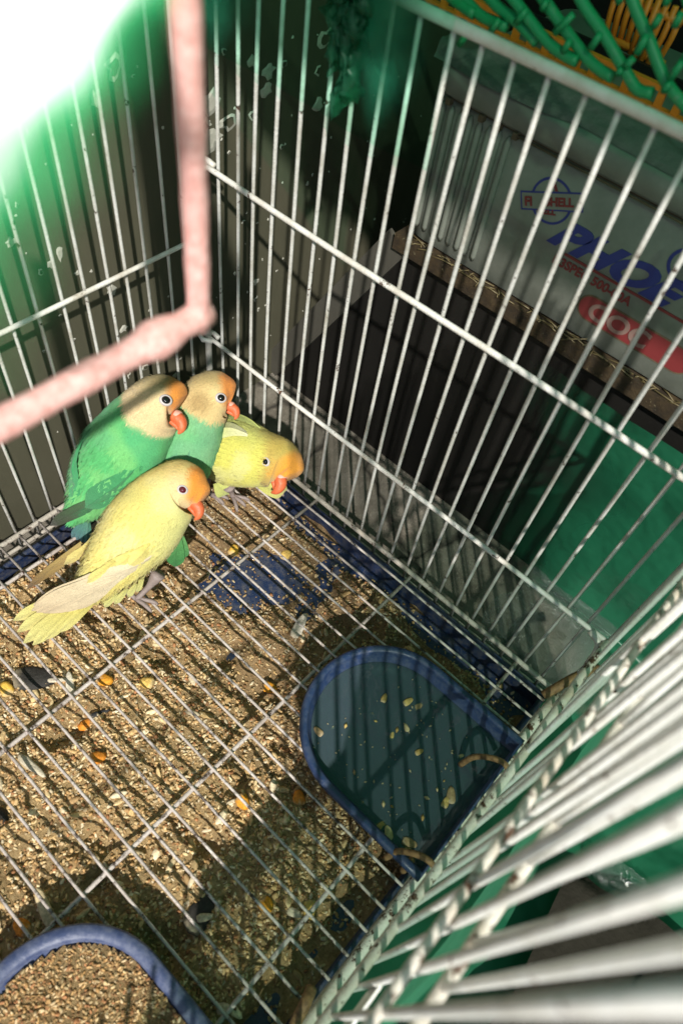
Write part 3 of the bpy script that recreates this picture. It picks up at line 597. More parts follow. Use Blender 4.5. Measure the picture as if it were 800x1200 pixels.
# ---------------------------------------------------------------- bowls on the near wire wall
def d_outline(cy, hw, xt, xb, n=28):
    c = xt + hw; a = [V(xb, cy + hw)] + [V(c + (xb - c) * (1 - t), cy + hw) for t in np.linspace(.2, .9, 5)]
    arc = [V(c - hw * math.sin(t), cy + hw * math.cos(t)) for t in np.linspace(0, math.pi, n)]
    return np.array(a + arc + [V(c + (xb - c) * t, cy - hw) for t in np.linspace(.1, .8, 5)] + [V(xb, cy - hw)])
def bowl(name, label, cy, mat, zr, XT, rimw=0., group='hooked plastic bowls'):
    e = empty(name, (19.5, cy, .12), label, 'bowl', group)
    HWD, XB = 3.5, 22.95; mb = MB(); P = []
    prof = [(.95, .13), (.75, .13), (.62, .3), (.22, zr - .5), (.16, zr - .42), (0, zr - .38), (-.02, zr - .1), (.06, zr), (.26 + rimw, zr), (.33 + rimw, zr - .1), (.36 + rimw, zr - .45), (.46 + 1.4 * rimw, zr - .5), (.50 + 1.6 * rimw, zr - .82), (.95, .40), (1.15, .34), (3.3, .33)]
    for ins, z in prof:
        o_ = d_outline(cy, HWD - ins, XT + ins, XB - ins * .3); P.append([V(p[0], p[1], z) for p in o_])
    mb.grid(P, closed=True); mb.f.append([(len(prof) - 1) * len(P[0]) + j for j in range(len(P[0]))]); b0 = [j for j in range(len(P[0]))]; mb.f.append(b0[::-1])
    mb.build('shell', mat, e)
    return e, (lambda ins, z: [V(p[0], p[1], z) for p in d_outline(cy, HWD - ins, XT + ins, XB - ins * .3)])
wb, wo = bowl('water_bowl', 'dark blue D-shaped bowl of cloudy water hooked on the near wire wall', -7.2, 'bowl', 1.4, 15.0)
for y in (-5.6, -10.3):
    MB().tube(crom([V(21.6, y - .5, .75), V(21.8, y - .2, 1.5), V(22.3, y, 2.1), V(22.8, y + .1, 2.3), V(23.2, y + .1, 1.9)], 24), .12, 8).build('hook', 'rust', wb)
WZ = .72; ol = wo(.50, WZ); k = len(ol); cen = V(19, -7.2, WZ)
wm = MB(); wm.add([cen] + [cen + (p - cen) * t for t in (.35, .7, 1.) for p in ol], [[0, 1 + j, 1 + (j + 1) % k] for j in range(k)] + [[1 + r * k + j, 1 + (r + 1) * k + j, 1 + (r + 1) * k + (j + 1) % k, 1 + r * k + (j + 1) % k] for r in range(2) for j in range(k)])
tag(wm.build('drinking_water', 'water', at=cen), 'murky blue-green water filling the D-shaped bowl', 'water', kind='stuff')
FL = [(459, 862, .34), (465, 855, .3), (476, 853, .3), (490, 828, .45), (478, 822, .4), (491, 881, .32), (540, 886, .26), (528, 932, .55), (522, 940, .4), (445, 968, .5), (455, 976, .45), (480, 988, .5), (478, 996, .4), (495, 958, .3), (500, 935, .26), (500, 937, .2), (440, 845, .2), (450, 818, .35), (390, 852, .3), (373, 857, .4), (405, 850, .3), (425, 940, .3), (449, 942, .3), (415, 905, .25), (505, 890, .2), (459, 945, .2), (512, 925, .2), (436, 836, .25), (465, 1003, .3), (520, 915, .15)]
crumbs = MB()
FNAME = {(490, 828): 'topmost large tan husk floating in the water bowl', (478, 822): 'tan husk just left of the topmost floating one in the bowl', (459, 862): 'lower of the orange-brown husks in the cluster at the bowl centre', (491, 881): 'single amber husk floating below the central cluster', (528, 932): 'largest floating husk, lying towards the flat end of the bowl',
         (522, 940): 'small brown piece touching the largest floating husk', (445, 968): 'pale cream husk against the near side wall of the water bowl', (455, 976): 'tan husk tucked beside the pale one at the near side wall', (480, 988): 'wide golden husk floating in the near end of the water bowl', (478, 996): 'narrow brown husk under the wide golden one in the bowl',
         (373, 857): 'dull husk sunk near the rounded end of the water bowl', (450, 818): 'faint greyish husk submerged at the upper middle of the bowl', (476, 853): 'upper orange husk leaning on the central floating cluster', (540, 886): 'flat ochre husk alone near the back side of the flat end'}
for i, (x, y, s) in enumerate(FL):
    z = WZ + .02 if i % 3 else WZ - .04
    p = onz(x, y, z); col = [(.50, .36, .12), (.42, .28, .09), (.58, .46, .24), (.34, .24, .12)][i % 4]
    if (x, y) in FNAME: lump('floating_husk', p, V(s * .62, s * .34, .05), col, rng.uniform(0, 3.1), FNAME[(x, y)], 'husk', 'husks floating in the water bowl', 100 + i)
    else:
        a_ = rng.uniform(0, 3.1); e1 = V(math.cos(a_), math.sin(a_), 0) * s * .5; e2 = V(-math.sin(a_), math.cos(a_), 0) * s * .28
        crumbs.add([p - e1, p + e2, p + e1, p - e2, p + V(0, 0, .05), p - V(0, 0, .04)], [[0, 3, 4], [3, 2, 4], [2, 1, 4], [1, 0, 4], [3, 0, 5], [2, 3, 5], [1, 2, 5], [0, 1, 5]], col)
for _ in range(70):
    p = V(rng.uniform(16.5, 22), rng.uniform(-9.8, -4.6), WZ + .015); a_ = rng.uniform(0, 3); q_ = rng.uniform(.03, .09); e1 = V(math.cos(a_), math.sin(a_), 0) * q_; e2 = V(-math.sin(a_), math.cos(a_), 0) * q_ * .5
    crumbs.add([p - e1, p + e2, p + e1, p - e2, p + V(0, 0, .03)], [[0, 3, 4], [3, 2, 4], [2, 1, 4], [1, 0, 4], [0, 1, 2, 3]], (.42, .36, .22))
tag(crumbs.build('floating_crumbs', 'seed', at=(19.5, -7.2, WZ)), 'fine specks and crumbs of husk floating on the murky bowl water', 'crumbs', kind='stuff')
fb, fo = bowl('feed_bowl', 'blue-grey D-shaped bowl heaped with tan seed in the near corner', -21.9, 'bowl2', .95, 14.4, .16)
for y in (-19.4, -24.4): MB().tube(crom([V(21.6, y, 1.3), V(21.8, y + .1, 1.8), V(22.4, y + .2, 2.2), V(23.0, y + .25, 2.3), V(23.4, y + .3, 1.8)], 24), .12, 8).build('hook', 'rust', fb)
n = 60; gx, gy = np.meshgrid(np.linspace(14.6, 22.6, n), np.linspace(-25.3, -18.5, n)); p3 = np.stack([gx, gy, 0 * gx], -1)
inside = (np.where(gx < 18.0, np.hypot(gx - 18.0, gy + 21.9), abs(gy + 21.9)) < 3.02) & (gx < 22.2)
hh = .40 + .25 * vn(p3, .5) + .12 * vn(p3, 3.)
feed_z = lambda x, y: .40 + .25 * vn(np.stack([x, y, 0 * x], -1), .5) + .12 * vn(np.stack([x, y, 0 * x], -1), 3.)
fm = MB(); fv = np.stack([gx, gy, hh], -1).reshape(-1, 3); ff = [[i * n + j, i * n + j + 1, (i + 1) * n + j + 1, (i + 1) * n + j] for i in range(n - 1) for j in range(n - 1) if inside[i, j] and inside[i + 1, j + 1]]
fm.add(fv, ff, (1.25, 1.2, 1.05)); tag(fm.build('bird_seed', 'dust', at=(19.4, -21.6, 1.5)), 'tan bird seed filling the blue-grey feed bowl', 'seed', kind='stuff')
x = rng.uniform(14.8, 22.1, 5200); y = rng.uniform(-25.0, -18.8, 5200); kk = np.where(x < 18.0, np.hypot(x - 18.0, y + 21.9), abs(y + 21.9)) < 2.95
tag(scatter(0, (x[kk], y[kk]), feed_z, (.05, .11), (.4, .7), (.2, .5), pal_seed, .4, 'feed_husk', 'seed', (19.4, -21.6, 1.6)), 'loose seeds and husks on top of the feed bowl', 'seed', kind='stuff')
# stray twigs by the near corner
for i, (a, b_, z, r, lab) in enumerate([((636, 815), (700, 783), 1.2, .2, 'bent rusty wire hook at the back end of the near wire wall'), ((472, 1020), (482, 968 + 40), .3, .14, 'short brown twig at the near end of the water bowl'), ((345, 1200), (365, 1158), .6, .2, 'brown twig stub standing by the near wall at the bottom')]):
    p, q2 = onz(*a, z), onz(*b_, z + .6); mid_ = (p + q2) / 2 + V(0, 0, .5)
    tag(MB().tube(crom([p, mid_, q2], 10), r, 8).build('twig' if i else 'wire_hook', 'rust', at=p), lab, 'twig' if i else 'hook')

# ---------------------------------------------------------------- pink swing
SW = V(13.0, -11.1, 20.5)
sg = empty('swing', SW, 'pink painted bird swing hanging in the open top, blurred close to the lens', 'swing')
pr = crom([SW + V(0, .15, 0), SW + V(0, -3, 0), SW + V(0, -7, .01), SW + V(0, -11, 0)], 30)
MB().tube(pr, [.26 + .012 * math.sin(i * 1.7) + (.10 if i in (3, 4) else 0) for i in range(30)], 12).build('perch', 'pink', sg)
MB().tube(crom([SW + V(0, -.05, -.25), SW + V(0, 0, 2.5), SW + V(0, .0, 6), SW + V(0, 0, 10)], 24), [.215 + .01 * math.sin(i * 2.1) for i in range(24)], 12).build('hanger', 'pink', sg)
MB().tube(crom([SW + V(0, -10.9, -.25), SW + V(-.05, -11, 2.5), SW + V(0, -11, 6), SW + V(0, -11, 10)], 24), .30, 12).build('hanger', 'pink', sg)

# green net scrap tied at the top of the back wall + thin film draped over that rim
rg = MB(); 
def ragstrip(x, y, h, wd, seed):
    nu, nv = 10, 26; r_ = np.random.default_rng(seed); P = np.zeros((nv, nu, 3))
    for i in range(nv):
        t = i / (nv - 1); ww = wd * (1 - .35 * t + .35 * math.sin(t * 9 + seed))
        for j in range(nu):
            s = j / (nu - 1) - .5; q = V(s * 4, t * 6, seed * 3.1)
            P[i, j] = V(x + ww * s + .8 * (vn(q, 1.) - .5) + .15 * (vn(q, 5.) - .5), y - .35 + .55 * (vn(q + 5, 1.3) - .5) + .35 * math.sin(s * 7 + t * 5), 22.6 - h * t + .35 * (vn(q + 9, 1.5) - .5))
    return P
for k_ in range(9): rg.grid(ragstrip(7.0 + .35 * math.sin(k_ * 2.4), -.05, [3.6, 2.0, 2.9, 1.7, 4.0, 1.5, 3.2, 2.5, 1.9][k_], [.5, .9, .5, 1.0, .3, .9, .4, .6, .8][k_], k_ + 1))
tag(rg.build('net_scrap', 'rag', at=(7.1, -.3, 22)), 'frayed scrap of green netting tied to the back bars near the top', 'netting')
nu, nv = 60, 24; P = np.zeros((nv, nu, 3)); A = np.zeros((nv, nu))
for i in range(nv):
    for j in range(nu):
        t = i / (nv - 1); x = -2 + 12.5 * j / (nu - 1); q = V(x * .8, t * 3, 2)
        P[i, j] = V(x, -.75 + .35 * vn(q, 1.), 24.5 - 6.0 * t); hem = .62 + .25 * math.sin(x * .9) + .25 * (vn(V(x, 0, 0), 1.2) - .5)
        A[i, j] = .72 * (1 - sstep(hem - .25, hem + .1, t)) * (1 - sstep(8.2, 10.2, x))
MB_f = MB().grid(P, np.repeat(A[..., None], 3, -1)); tag(MB_f.build('plastic_film', 'film', at=(4, -.6, 22)), 'thin green film draped inside the top of the back bars', 'film')

# ================================================================ THE BIRDS
def srgb(*c):
    a = np.array(lin(*c)[:3]); g_ = a @ V(.3, .6, .1); return (a * .92 + g_ * .08) * .88
class Bird:
    def __init__(s, label, foot):
        s.e = empty('lovebird', foot, label, 'bird', 'young lovebirds huddled in the cage corner')
    def frame(s, hc, ang, cam_tilt=0., up_roll=0.):
        """head frame: the beak points along image angle `ang` (deg, clockwise from right), one cheek turned to the viewer"""
        a = math.radians(ang); f = math.cos(a) * IR - math.sin(a) * IU; l = IV; t = math.radians(cam_tilt)
        f, l = math.cos(t) * f + math.sin(t) * l, math.cos(t) * l - math.sin(t) * f
        u = np.cross(l, f) * 1.0
        if u @ IU < 0: u = -u
        r = math.radians(up_roll); u, l = math.cos(r) * u - math.sin(r) * l, math.cos(r) * l + math.sin(r) * u
        s.hc, s.f, s.u, s.l = hc, f, u, l
    def body(s, st, colfn, n=84, m=44, fuzz=6500, fl=(.22, .50), seed=0):
        """st: list of (point, radius across, radius deep); first = tail end, last = cere"""
        K = crom([np.concatenate([p, [ra, rb]]) for p, ra, rb in st], n); C = K[:, :3]; r_ = np.random.default_rng(seed)
        T = np.array([nrm(C[min(i + 1, n - 1)] - C[max(i - 1, 0)]) for i in range(n)])
        P = np.zeros((n, m, 3)); Nn = np.zeros((n, m, 3)); a = nrm(np.cross(T[0], V(0, 0, 1)))
        for i in range(n):
            a = nrm(a - T[i] * (a @ T[i])); b_ = np.cross(a, T[i])
            if b_[2] < 0 and i == 0: b_ = -b_
            for j in range(m):
                t = 2 * math.pi * j / m; d = math.cos(t) * a * max(K[i, 3], .02) + math.sin(t) * b_ * max(K[i, 4], .02)
                P[i, j] = C[i] + d; Nn[i, j] = nrm(d)
        P += Nn * (.10 * (vn(P, 1.6) - .5) + .05 * (vn(P, 4.) - .5))[..., None]
        Tg = np.linspace(0, 1, n)[:, None] * np.ones((1, m)); c = colfn(Tg, P, Nn, s)
        mb = MB(); mb.grid(P, c, closed=True); mb.f.append(list(range(m))[::-1]); mb.f.append([(n - 1) * m + j for j in range(m)])
        # short lying barbs so the plumage has a soft edge
        ti = r_.random(fuzz) * (n - 4); tj = r_.integers(0, m, fuzz); i0 = ti.astype(int); fr = (ti - i0)[:, None]
        p = P[i0, tj] * (1 - fr) + P[i0 + 1, tj] * fr; nn_ = Nn[i0, tj]; tt = T[i0]; side = np.cross(tt, nn_)
        L = (fl[0] + (fl[1] - fl[0]) * r_.random((fuzz, 1))) * np.clip(1.15 - .75 * (i0 / n), .3, 1)[:, None]; wd = L * .13
        jit = r_.normal(0, .22, (fuzz, 1)); dirn = -tt + side * jit
        b0 = p - nn_ * .03 - side * wd; b1 = p - nn_ * .03 + side * wd; mid_ = p + dirn * L * .55 + nn_ * (.035 + .02 * r_.random((fuzz, 1))); tip = p + dirn * L + nn_ * (.03 + .03 * r_.normal(size=(fuzz, 1)))
        cc = (c[i0, tj] * (.88 + .22 * r_.random((fuzz, 1))))
        v = np.stack([b0, b1, mid_ + side * wd * .9, mid_ - side * wd * .9, tip], 1).reshape(-1, 3)
        F = [q for k in range(fuzz) for q in ([5 * k, 5 * k + 1, 5 * k + 2, 5 * k + 3], [5 * k + 3, 5 * k + 2, 5 * k + 4])]
        mb.build('body', 'feather', s.e)
        o = link('plumage', v, F, 'feather', s.e, None, True, np.repeat(cc, 5, 0)); o['kind'] = 'stuff'
        s.C, s.K, s.T = C, K, T
    def eye(s, r, fx, ux, mat, er=.26, sides=(1, -1), k=.90):
        for sd in sides:
            p = s.hc + s.f * fx + s.u * ux + s.l * sd * math.sqrt(max(r * r - fx * fx - ux * ux, .1)) * k
            nrm_ = nrm(p - s.hc); t1 = nrm(np.cross(s.u, nrm_)); t2 = np.cross(nrm_, t1)
            ring = MB(); ring.grid([[p + nrm_ * h + rr * (math.cos(a) * t1 * 1.12 + math.sin(a) * t2 * .95) for a in np.linspace(0, 2 * math.pi, 24, endpoint=False)] for rr, h in ((er * 1.05, -.06), (er, .03), (er * .78, .075), (er * .68, .07))], closed=True)
            o = ring.build('eye_ring', 'ering', s.e)
            ib = MB(); ib.grid([[p + nrm_ * (.0 + .13 * math.sin(ph)) + er * .74 * math.cos(ph) * (math.cos(a) * t1 + math.sin(a) * t2) for a in np.linspace(0, 2 * math.pi, 20, endpoint=False)] for ph in np.linspace(0, math.pi / 2 - .05, 7)], closed=True)
            ib.f.append([6 * 20 + j for j in range(20)]); ib.build('eye', mat, s.e)
    def beak(s, base, size, drop=0.):
        """hooked bill growing from head-local offset base=(f,u)"""
        o = s.hc + s.f * base[0] + s.u * base[1]; F, U, L = s.f, s.u, s.l
        def loft(path, ws, hs, name, mat):
            K = crom([np.array([a, b_, w_, h_]) for (a, b_), w_, h_ in zip(path, ws, hs)], 18); P = []
            for i in range(18):
                d = K[min(i + 1, 17), :2] - K[max(i - 1, 0), :2]; d = d / np.linalg.norm(d); nn_ = (-d[1], d[0])
                c = o + size * (K[i, 0] * F + K[i, 1] * U); side = F * nn_[0] + U * nn_[1]
                P.append([c + size * (K[i, 2] * math.cos(a) * L + K[i, 3] * math.sin(a) * side) for a in np.linspace(0, 2 * math.pi, 16, endpoint=False)])
            mb = MB().grid(P, closed=True); mb.f.append(list(range(16))[::-1]); mb.f.append([17 * 16 + j for j in range(16)]); mb.build(name, mat, s.e)
        loft([(-.35, .10), (.12, .04), (.44, -.20), (.58, -.62), (.50, -1.0)], [.46, .48, .42, .27, .06], [.42, .44, .40, .28, .06], 'beak', 'beak')
        loft([(-.3, -.38), (.1, -.50), (.38, -.70)], [.32, .28, .10], [.20, .18, .08], 'lower_beak', 'beak')
        loft([(-.22, .20), (-.02, .20), (.10, .17)], [.47, .49, .44], [.40, .40, .36], 'cere', 'cere')
    def blade(s, name, p0, p1, wd, nv_, c0, c1, parent=None, bend=0., tipw=.35, sweep=0., stripe=None, drape=0.):
        """one feather: narrow curved blade with a raised shaft"""
        p0, p1 = np.asarray(p0), np.asarray(p1); d = p1 - p0; L = np.linalg.norm(d); T = d / L; N = nrm(nv_ - T * (nv_ @ T)); B = np.cross(T, N); P = []; c = []
        for i in range(15):
            t = i / 14; ww = wd * (.45 + .75 * math.sin(min(t * 1.25, 1) * math.pi / 2)) * (1 - (max(t - .72, 0) / .28) ** 2.2 * (1 - tipw * .2)) * .62
            ctr = p0 + d * t + N * bend * L * math.sin(math.pi * t) + B * sweep * L * t * t
            row = []; cr_ = []
            for k, x in enumerate((-1, -.5, -.06, 0, .06, .5, 1)):
                q = ctr + B * ww * x
                if drape:                 # lie on the body where the feather covers it
                    r = np.linalg.norm(s.C - q, axis=1); kk = int(np.argmin(r)); v_ = q - s.C[kk]; v_ = v_ - s.T[kk] * (v_ @ s.T[kk]); rr = np.linalg.norm(v_); rad = max(s.K[kk, 3], s.K[kk, 4]) + drape * min(1, t * 2.5) - .06 * (1 - min(1, t * 2.5))
                    q = q + (v_ / (rr + 1e-6)) * (rad - rr) * sstep(1, 22, kk) * (sstep(1.3, .3, abs(rr - rad)) if rr > rad else 1)
                row.append(q + N * (.05 * (1 - abs(x)) - .05 * x * x + (.025 if x == 0 else 0) - (0 if i else .02)))
                col = np.asarray(c0) * (1 - t) + np.asarray(c1) * t; col = col * (.85 + .25 * ((i * 7 + k * 3) % 5) / 5 * .5 + .05)
                if stripe is not None and x < -.2: col = np.asarray(stripe)
                cr_.append(col * (.8 if x == 0 else 1))
            P.append(row); c.append(cr_)
        mb = MB().grid(P, c); low = np.array(P) - N * .045; mb.grid(low[:, ::-1], np.array(c)[:, ::-1]); return mb.build(name, 'feather', parent or s.e)
    def leg(s, hip, ankle, foot, toes):
        g_ = MB().tube(crom([hip, ankle, foot], 10), [.34, .30, .26, .20, .16, .14, .13, .13, .13, .13], 8)
        o = g_.build('leg', 'leg', s.e)
        for d in toes:
            d = np.asarray(d, float); MB().tube(crom([foot, foot + d * .45 + V(0, 0, .08), foot + d * .85 + V(0, 0, 0.0), foot + d + V(0, 0, -.16)], 10), [.11, .11, .11, .10, .10, .10, .09, .08, .06, .03], 7).build('toe', 'leg', o)

def headmix(base, P, s, fore, crown, r, cheek=None, f0=.15, f1=.75):
    q = (P - s.hc); fq = q @ s.f / r; uq = q @ s.u / r
    k = sstep(f0, f1, fq + .35 * uq + .12 * (vn(P, 2.) - .5)) * sstep(-.35, .05, uq + .15)
    d = sstep(1.75, 1.15, np.linalg.norm(q, axis=-1) / r)
    kc = sstep(.05, .8, uq - .25 * fq) * d
    c = base * (1 - (kc * .85)[..., None]) + crown * (kc * .85)[..., None]
    return c * (1 - (k * d)[..., None]) + fore * (k * d)[..., None]
def mixc(a, b, t): t = np.asarray(t)[..., None]; return a * (1 - t) + b * t

# --- yellow bird in front
B = Bird('yellow lovebird with peach face and grey-beige wing, front of the huddle', onz(165, 695, .1))
B.frame(onz(213, 571, 4.1), 30, 4, 0)
def col_y(T, P, N, s):
    yel, lime, back, peach = srgb(246, 230, 122), srgb(228, 226, 140), srgb(240, 202, 96), srgb(244, 216, 152)
    c = mixc(np.broadcast_to(yel, P.shape), lime, sstep(.1, .9, N @ nrm(-IU * .8 + IR * .7)) * sstep(.15, .4, T) * .8)
    c = mixc(c, back, sstep(.2, .9, N @ nrm(IU * .9 - IR * .3)) * sstep(.45, .62, T) * .8)
    c = mixc(c, srgb(246, 236, 170), sstep(.55, .8, vn(P, .8)) * .5)
    c = mixc(c, peach, sstep(.60, .70, T + .05 * (vn(P, 1.5) - .5)))
    return headmix(c, P, s, srgb(255, 158, 22), srgb(250, 222, 124), 1.2, f0=.28, f1=.62)
B.body([(onz(90, 704, 1.0), .28, .25), (onz(114, 680, 1.5), .85, .75), (onz(142, 648, 2.2), 1.40, 1.3), (onz(168, 616, 2.9), 1.70, 1.58), (onz(190, 590, 3.5), 1.52, 1.46), (onz(207, 573, 4.0), 1.24, 1.24), (onz(221, 572, 4.15), 1.08, 1.08), (onz(233, 578, 4.1), .70, .72), (onz(239, 583, 4.05), .40, .40)], col_y, seed=1)
B.eye(1.22, .38, .02, 'redeye', .21); B.beak((.92, -.36), .58)
wv_ = nrm(IV + IR * .15 - IU * .25)
bei, beid = srgb(240, 224, 186), srgb(206, 184, 146); yw = srgb(244, 226, 110)
wg = B.blade('wing', onz(190, 640, 3.6), onz(100, 690, 2.2), .62, wv_, yw, srgb(246, 228, 130), None, .02, drape=.06)
for i, (xa, ya, xb, yb, w_) in enumerate([(150, 676, 96, 706, .40), (160, 670, 78, 712, .46), (168, 665, 62, 715, .50), (174, 661, 50, 716, .54), (178, 657, 42, 715, .56), (180, 653, 36, 713, .56), (180, 649, 38, 707, .48)]):
    h = .14 + .035 * i
    B.blade('flight_feather', onz(xa, ya, 3.0) , onz(xb, yb, 1.5), w_, wv_, bei * (1 - .04 * (i % 3)), beid * (.92 + .05 * i), wg, .05, sweep=-.02, drape=h)
for i in range(4): B.blade('covert', onz(176 - 14 * i, 636 + 8 * i, 3.6), onz(146 - 15 * i, 656 + 9 * i, 2.6), .36, wv_, yw, srgb(242, 226, 130), wg, .02, drape=.12)
wl = B.blade('wing', onz(120, 604, 3.4), onz(74, 660, 2.0), .30, wv_, yw, srgb(224, 204, 120), None, .03, drape=.05)
for i in range(3): B.blade('flight_feather', onz(96, 636 + 3 * i, 2.4), onz(32 + 7 * i, 690 - 5 * i, 1.2), .24, wv_, srgb(214, 184, 100), srgb(120, 88, 52), wl)
tl = None
for i, (x, y, x0_, y0_) in enumerate([(18, 730, 92, 686), (22, 742, 96, 690), (28, 754, 99, 694), (38, 755, 102, 697), (50, 748, 106, 700), (66, 738, 112, 704)]):
    o = B.blade('tail_feather', onz(x0_, y0_, 1.1 - .06 * i), onz(x, y, .55), .36, wv_, srgb(226, 212, 90), srgb(232, 222, 136), tl, sweep=.02 * (2 - i)); tl = tl or o
for x, y, x1_, y1_ in ((138, 694, 122, 712), (150, 690, 134, 708), (160, 684, 150, 700), (168, 676, 160, 694)): B.blade('flank_feather', onz(x, y, 1.3), onz(x1_, y1_, .8), .2, wv_, srgb(224, 220, 120), srgb(216, 214, 130))
B.leg(onz(186, 672, 1.4), onz(174, 688, .7), onz(160, 702, .2), [V(.9, .1, 0), V(.8, .55, 0), V(-.7, -.1, 0)])
B.leg(onz(150, 655, 1.0), onz(143, 672, .6), onz(132, 682, .2), [V(.9, .1, 0), V(.8, .55, 0)])

# --- green bird behind it
B = Bird('bright green lovebird with shaded olive crown, behind the yellow one', onz(132, 610, .1))
B.frame(onz(189, 473, 6.2), 22, 5, 0)
def col_g(T, P, N, s):
    gr, gl_, peach, olive = srgb(84, 190, 108), srgb(132, 212, 120), srgb(242, 212, 156), srgb(158, 138, 78)
    c = mixc(np.broadcast_to(gr, P.shape), gl_, sstep(.35, .8, vn(P, 1.3)) * .6)
    c = mixc(c, srgb(78, 182, 124), sstep(.55, .8, vn(P + 9, .9)) * .5)
    c = mixc(c, peach, sstep(.595, .635, T + .03 * (vn(P, 1.5) - .5)))
    return headmix(c, P, s, srgb(242, 150, 36), olive, 1.25, f0=.3, f1=.62)
B.body([(onz(84, 606, 1.2), .25, .2), (onz(103, 583, 1.9), 1.0, .8), (onz(124, 553, 2.9), 1.65, 1.45), (onz(146, 527, 3.7), 1.85, 1.72), (onz(163, 502, 4.6), 1.66, 1.62), (onz(177, 482, 5.6), 1.34, 1.34), (onz(190, 471, 6.2), 1.22, 1.22), (onz(203, 470, 6.3), .92, .94), (onz(210, 475, 6.2), .48, .5)], col_g, seed=2)
B.eye(1.24, .52, .16, 'eye', .245); B.beak((.90, -.34), .60)
gw, gd, gy_ = srgb(60, 160, 96), srgb(36, 92, 60), srgb(70, 66, 56)
wg = B.blade('wing', onz(168, 550, 4.6), onz(100, 596, 2.6), .85, wv_, gw, srgb(66, 150, 96), None, .02, drape=.05)
for i in range(6):
    B.blade('flight_feather', onz(142 - 5 * i, 576 + 1 * i, 3.4 - .1 * i), onz(84 - 5 * i, 604 + 2.4 * i, 1.9 - .1 * i), .36, wv_, srgb(64, 140, 84) if i < 4 else srgb(70, 120, 70), [srgb(90, 140, 70), gd, srgb(52, 104, 64), gy_, gy_, gy_ * .8][i], wg, .02, drape=.10 + .03 * i)
wl = B.blade('wing', onz(112, 520, 4.2), onz(84, 590, 2.2), .5, wv_, gw, srgb(60, 170, 104), None, .03, drape=.05)
for i in range(3): B.blade('flight_feather', onz(100, 548 + 6 * i, 3.0), onz(80 + 4 * i, 606, 1.6), .34, wv_, srgb(80, 180, 130), [srgb(60, 150, 96), srgb(80, 100, 90), srgb(90, 170, 140)][i], wl)
for i in range(4): B.blade('tail_feather', onz(104, 606 + 2 * i, 1.0), onz(84 + 6 * i, 630 + 3 * i, .5), .26, wv_, srgb(84, 160, 130), srgb(80, 120, 130))
B.blade('tail_feather', onz(208, 628, 1.4), onz(205, 664, .8), .55, wv_, srgb(96, 170, 92), srgb(48, 120, 60)); B.blade('tail_feather', onz(212, 628, 1.2), onz(212, 655, .8), .5, wv_, srgb(110, 180, 100), srgb(60, 130, 70))
B.leg(onz(136, 590, 1.0), onz(134, 602, .6), onz(130, 612, .2), [V(.9, .1, 0), V(.8, .55, 0)])

# --- pale turquoise bird in the corner
B = Bird('pale turquoise-green lovebird with tan head, squeezed between green and lime birds', onz(235, 565, .1))
B.frame(onz(250, 468, 5.4), 12, 2, 0)
def col_b(T, P, N, s):
    gr, tan, olive = srgb(108, 194, 126), srgb(236, 206, 138), srgb(184, 158, 94)
    c = mixc(np.broadcast_to(gr, P.shape), srgb(138, 204, 134), sstep(.35, .8, vn(P, 1.6)) * .7)
    c = mixc(c, srgb(120, 184, 140), sstep(.55, .8, vn(P + 9, 1.)) * .5)
    c = mixc(c, tan, sstep(.555, .60, T + .03 * (vn(P, 1.5) - .5)))
    c = mixc(c, srgb(150, 116, 62), sstep(.75, .2, np.linalg.norm(P - (s.hc + s.l * 1.0 - s.f * .25 - s.u * .35), axis=-1)) * .6)
    return headmix(c, P, s, srgb(242, 146, 36), olive, 1.2, f0=.35, f1=.68)
B.body([(onz(196, 560, 1.0), .3, .3), (onz(205, 552, 1.6), 1.1, 1.0), (onz(214, 536, 2.6), 1.50, 1.4), (onz(222, 515, 3.5), 1.48, 1.45), (onz(231, 492, 4.5), 1.25, 1.25), (onz(240, 473, 5.2), 1.18, 1.18), (onz(250, 464, 5.5), 1.14, 1.14), (onz(264, 462, 5.5), .86, .88), (onz(272, 465, 5.4), .45, .45)], col_b, seed=3)
B.eye(1.2, .55, .02, 'eye', .23); B.beak((.90, -.22), .48)
B.blade('wing', onz(226, 520, 4.3), onz(214, 560, 2.2), .9, nrm(IV - IR * .6), srgb(112, 186, 140), srgb(100, 170, 120), None, .05, drape=.05)
B.leg(onz(240, 560, 1.0), onz(243, 572, .6), onz(248, 580, .2), [V(.8, .1, 0), V(.7, .5, 0)])

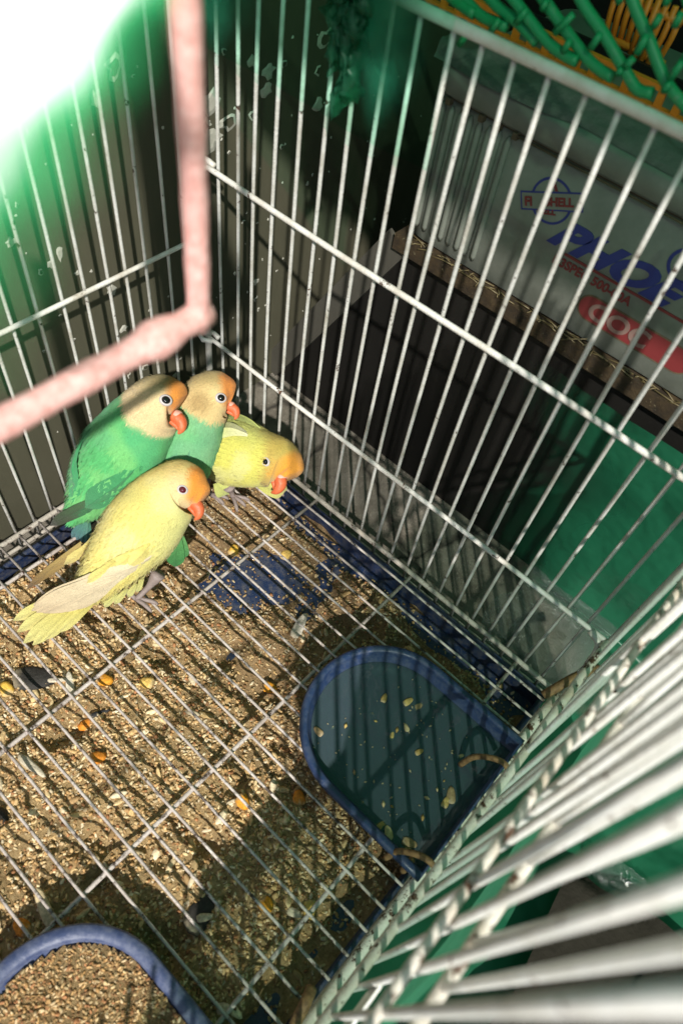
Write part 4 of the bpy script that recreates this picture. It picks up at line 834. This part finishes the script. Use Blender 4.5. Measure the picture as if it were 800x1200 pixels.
# --- lime bird crouching at the right
B = Bird('lime-yellow lovebird crouched low with orange forehead against the back bars', onz(272, 580, .1))
B.frame(onz(323, 541, 2.5), 62, 12, -14)
def col_l(T, P, N, s):
    lime, back, ol = srgb(222, 216, 92), srgb(208, 214, 108), srgb(206, 178, 82)
    c = mixc(np.broadcast_to(lime, P.shape), back, sstep(.2, .8, N @ nrm(IU)) * .8)
    c = mixc(c, srgb(226, 224, 160), sstep(.62, .82, vn(P, 1.2)) * .45)
    c = mixc(c, ol, sstep(.60, .66, T + .02 * (vn(P, 1.5) - .5)))
    c = mixc(c, srgb(214, 188, 120), sstep(.66, .8, T) * sstep(.2, -.6, (P - s.hc) @ s.u) * .7)
    return headmix(c, P, s, srgb(252, 168, 24), srgb(206, 182, 74), 1.25, f0=.34, f1=.68)
B.body([(onz(228, 512, 1.4), .4, .4), (onz(243, 516, 1.8), 1.15, 1.0), (onz(262, 524, 2.1), 1.62, 1.42), (onz(282, 531, 2.25), 1.72, 1.55), (onz(300, 536, 2.4), 1.52, 1.45), (onz(315, 539, 2.5), 1.30, 1.30), (onz(328, 543, 2.45), 1.18, 1.18), (onz(338, 552, 2.3), .85, .86), (onz(341, 559, 2.2), .45, .45)], col_l, seed=4)
B.eye(1.24, .16, -.05, 'eye', .21, k=1.03); B.beak((.86, -.24), .68)
lw_ = srgb(204, 214, 112)
wg = B.blade('wing', onz(306, 500, 3.6), onz(238, 497, 2.2), .9, nrm(IV + IU * .8), lw_, srgb(190, 206, 100), None, .02, drape=.06)
for i in range(4): B.blade('flight_feather', onz(280 - 6 * i, 494 + i, 3.1 - .1 * i), onz(228 + 2 * i, 489 + 2 * i, 2.0), .4, nrm(IV + IU), lw_, srgb(176, 190, 96), wg, .02, drape=.12)
B.blade('wing', onz(290, 508, 3.9), onz(250, 512, 3.0), .5, nrm(IV + IU * .3), srgb(232, 228, 180), lw_, None, .02, drape=.1)
for i in range(3): B.blade('tail_feather', onz(236, 506 + 3 * i, 1.6), onz(206, 500 + 4 * i, 1.3), .5, nrm(IV), srgb(190, 206, 100), srgb(200, 210, 130))
B.blade('belly_feather', onz(304, 568, 1.3), onz(336, 574, .8), .75, nrm(IV - IU * .4), srgb(206, 208, 96), srgb(214, 208, 120), None, .08)
B.blade('thigh_feather', onz(254, 566, 1.2), onz(268, 579, .5), .7, nrm(IV - IU * .3), srgb(206, 210, 110), srgb(196, 206, 110), None, .1)
B.leg(onz(268, 570, 1.0), onz(271, 576, .6), onz(273, 582, .2), [V(.8, .1, 0), V(.7, .5, 0), V(.75, -.4, 0)])
B.leg(onz(308, 560, 1.0), onz(311, 570, .6), onz(313, 576, .2), [V(.8, .1, 0), V(.7, .5, 0)])
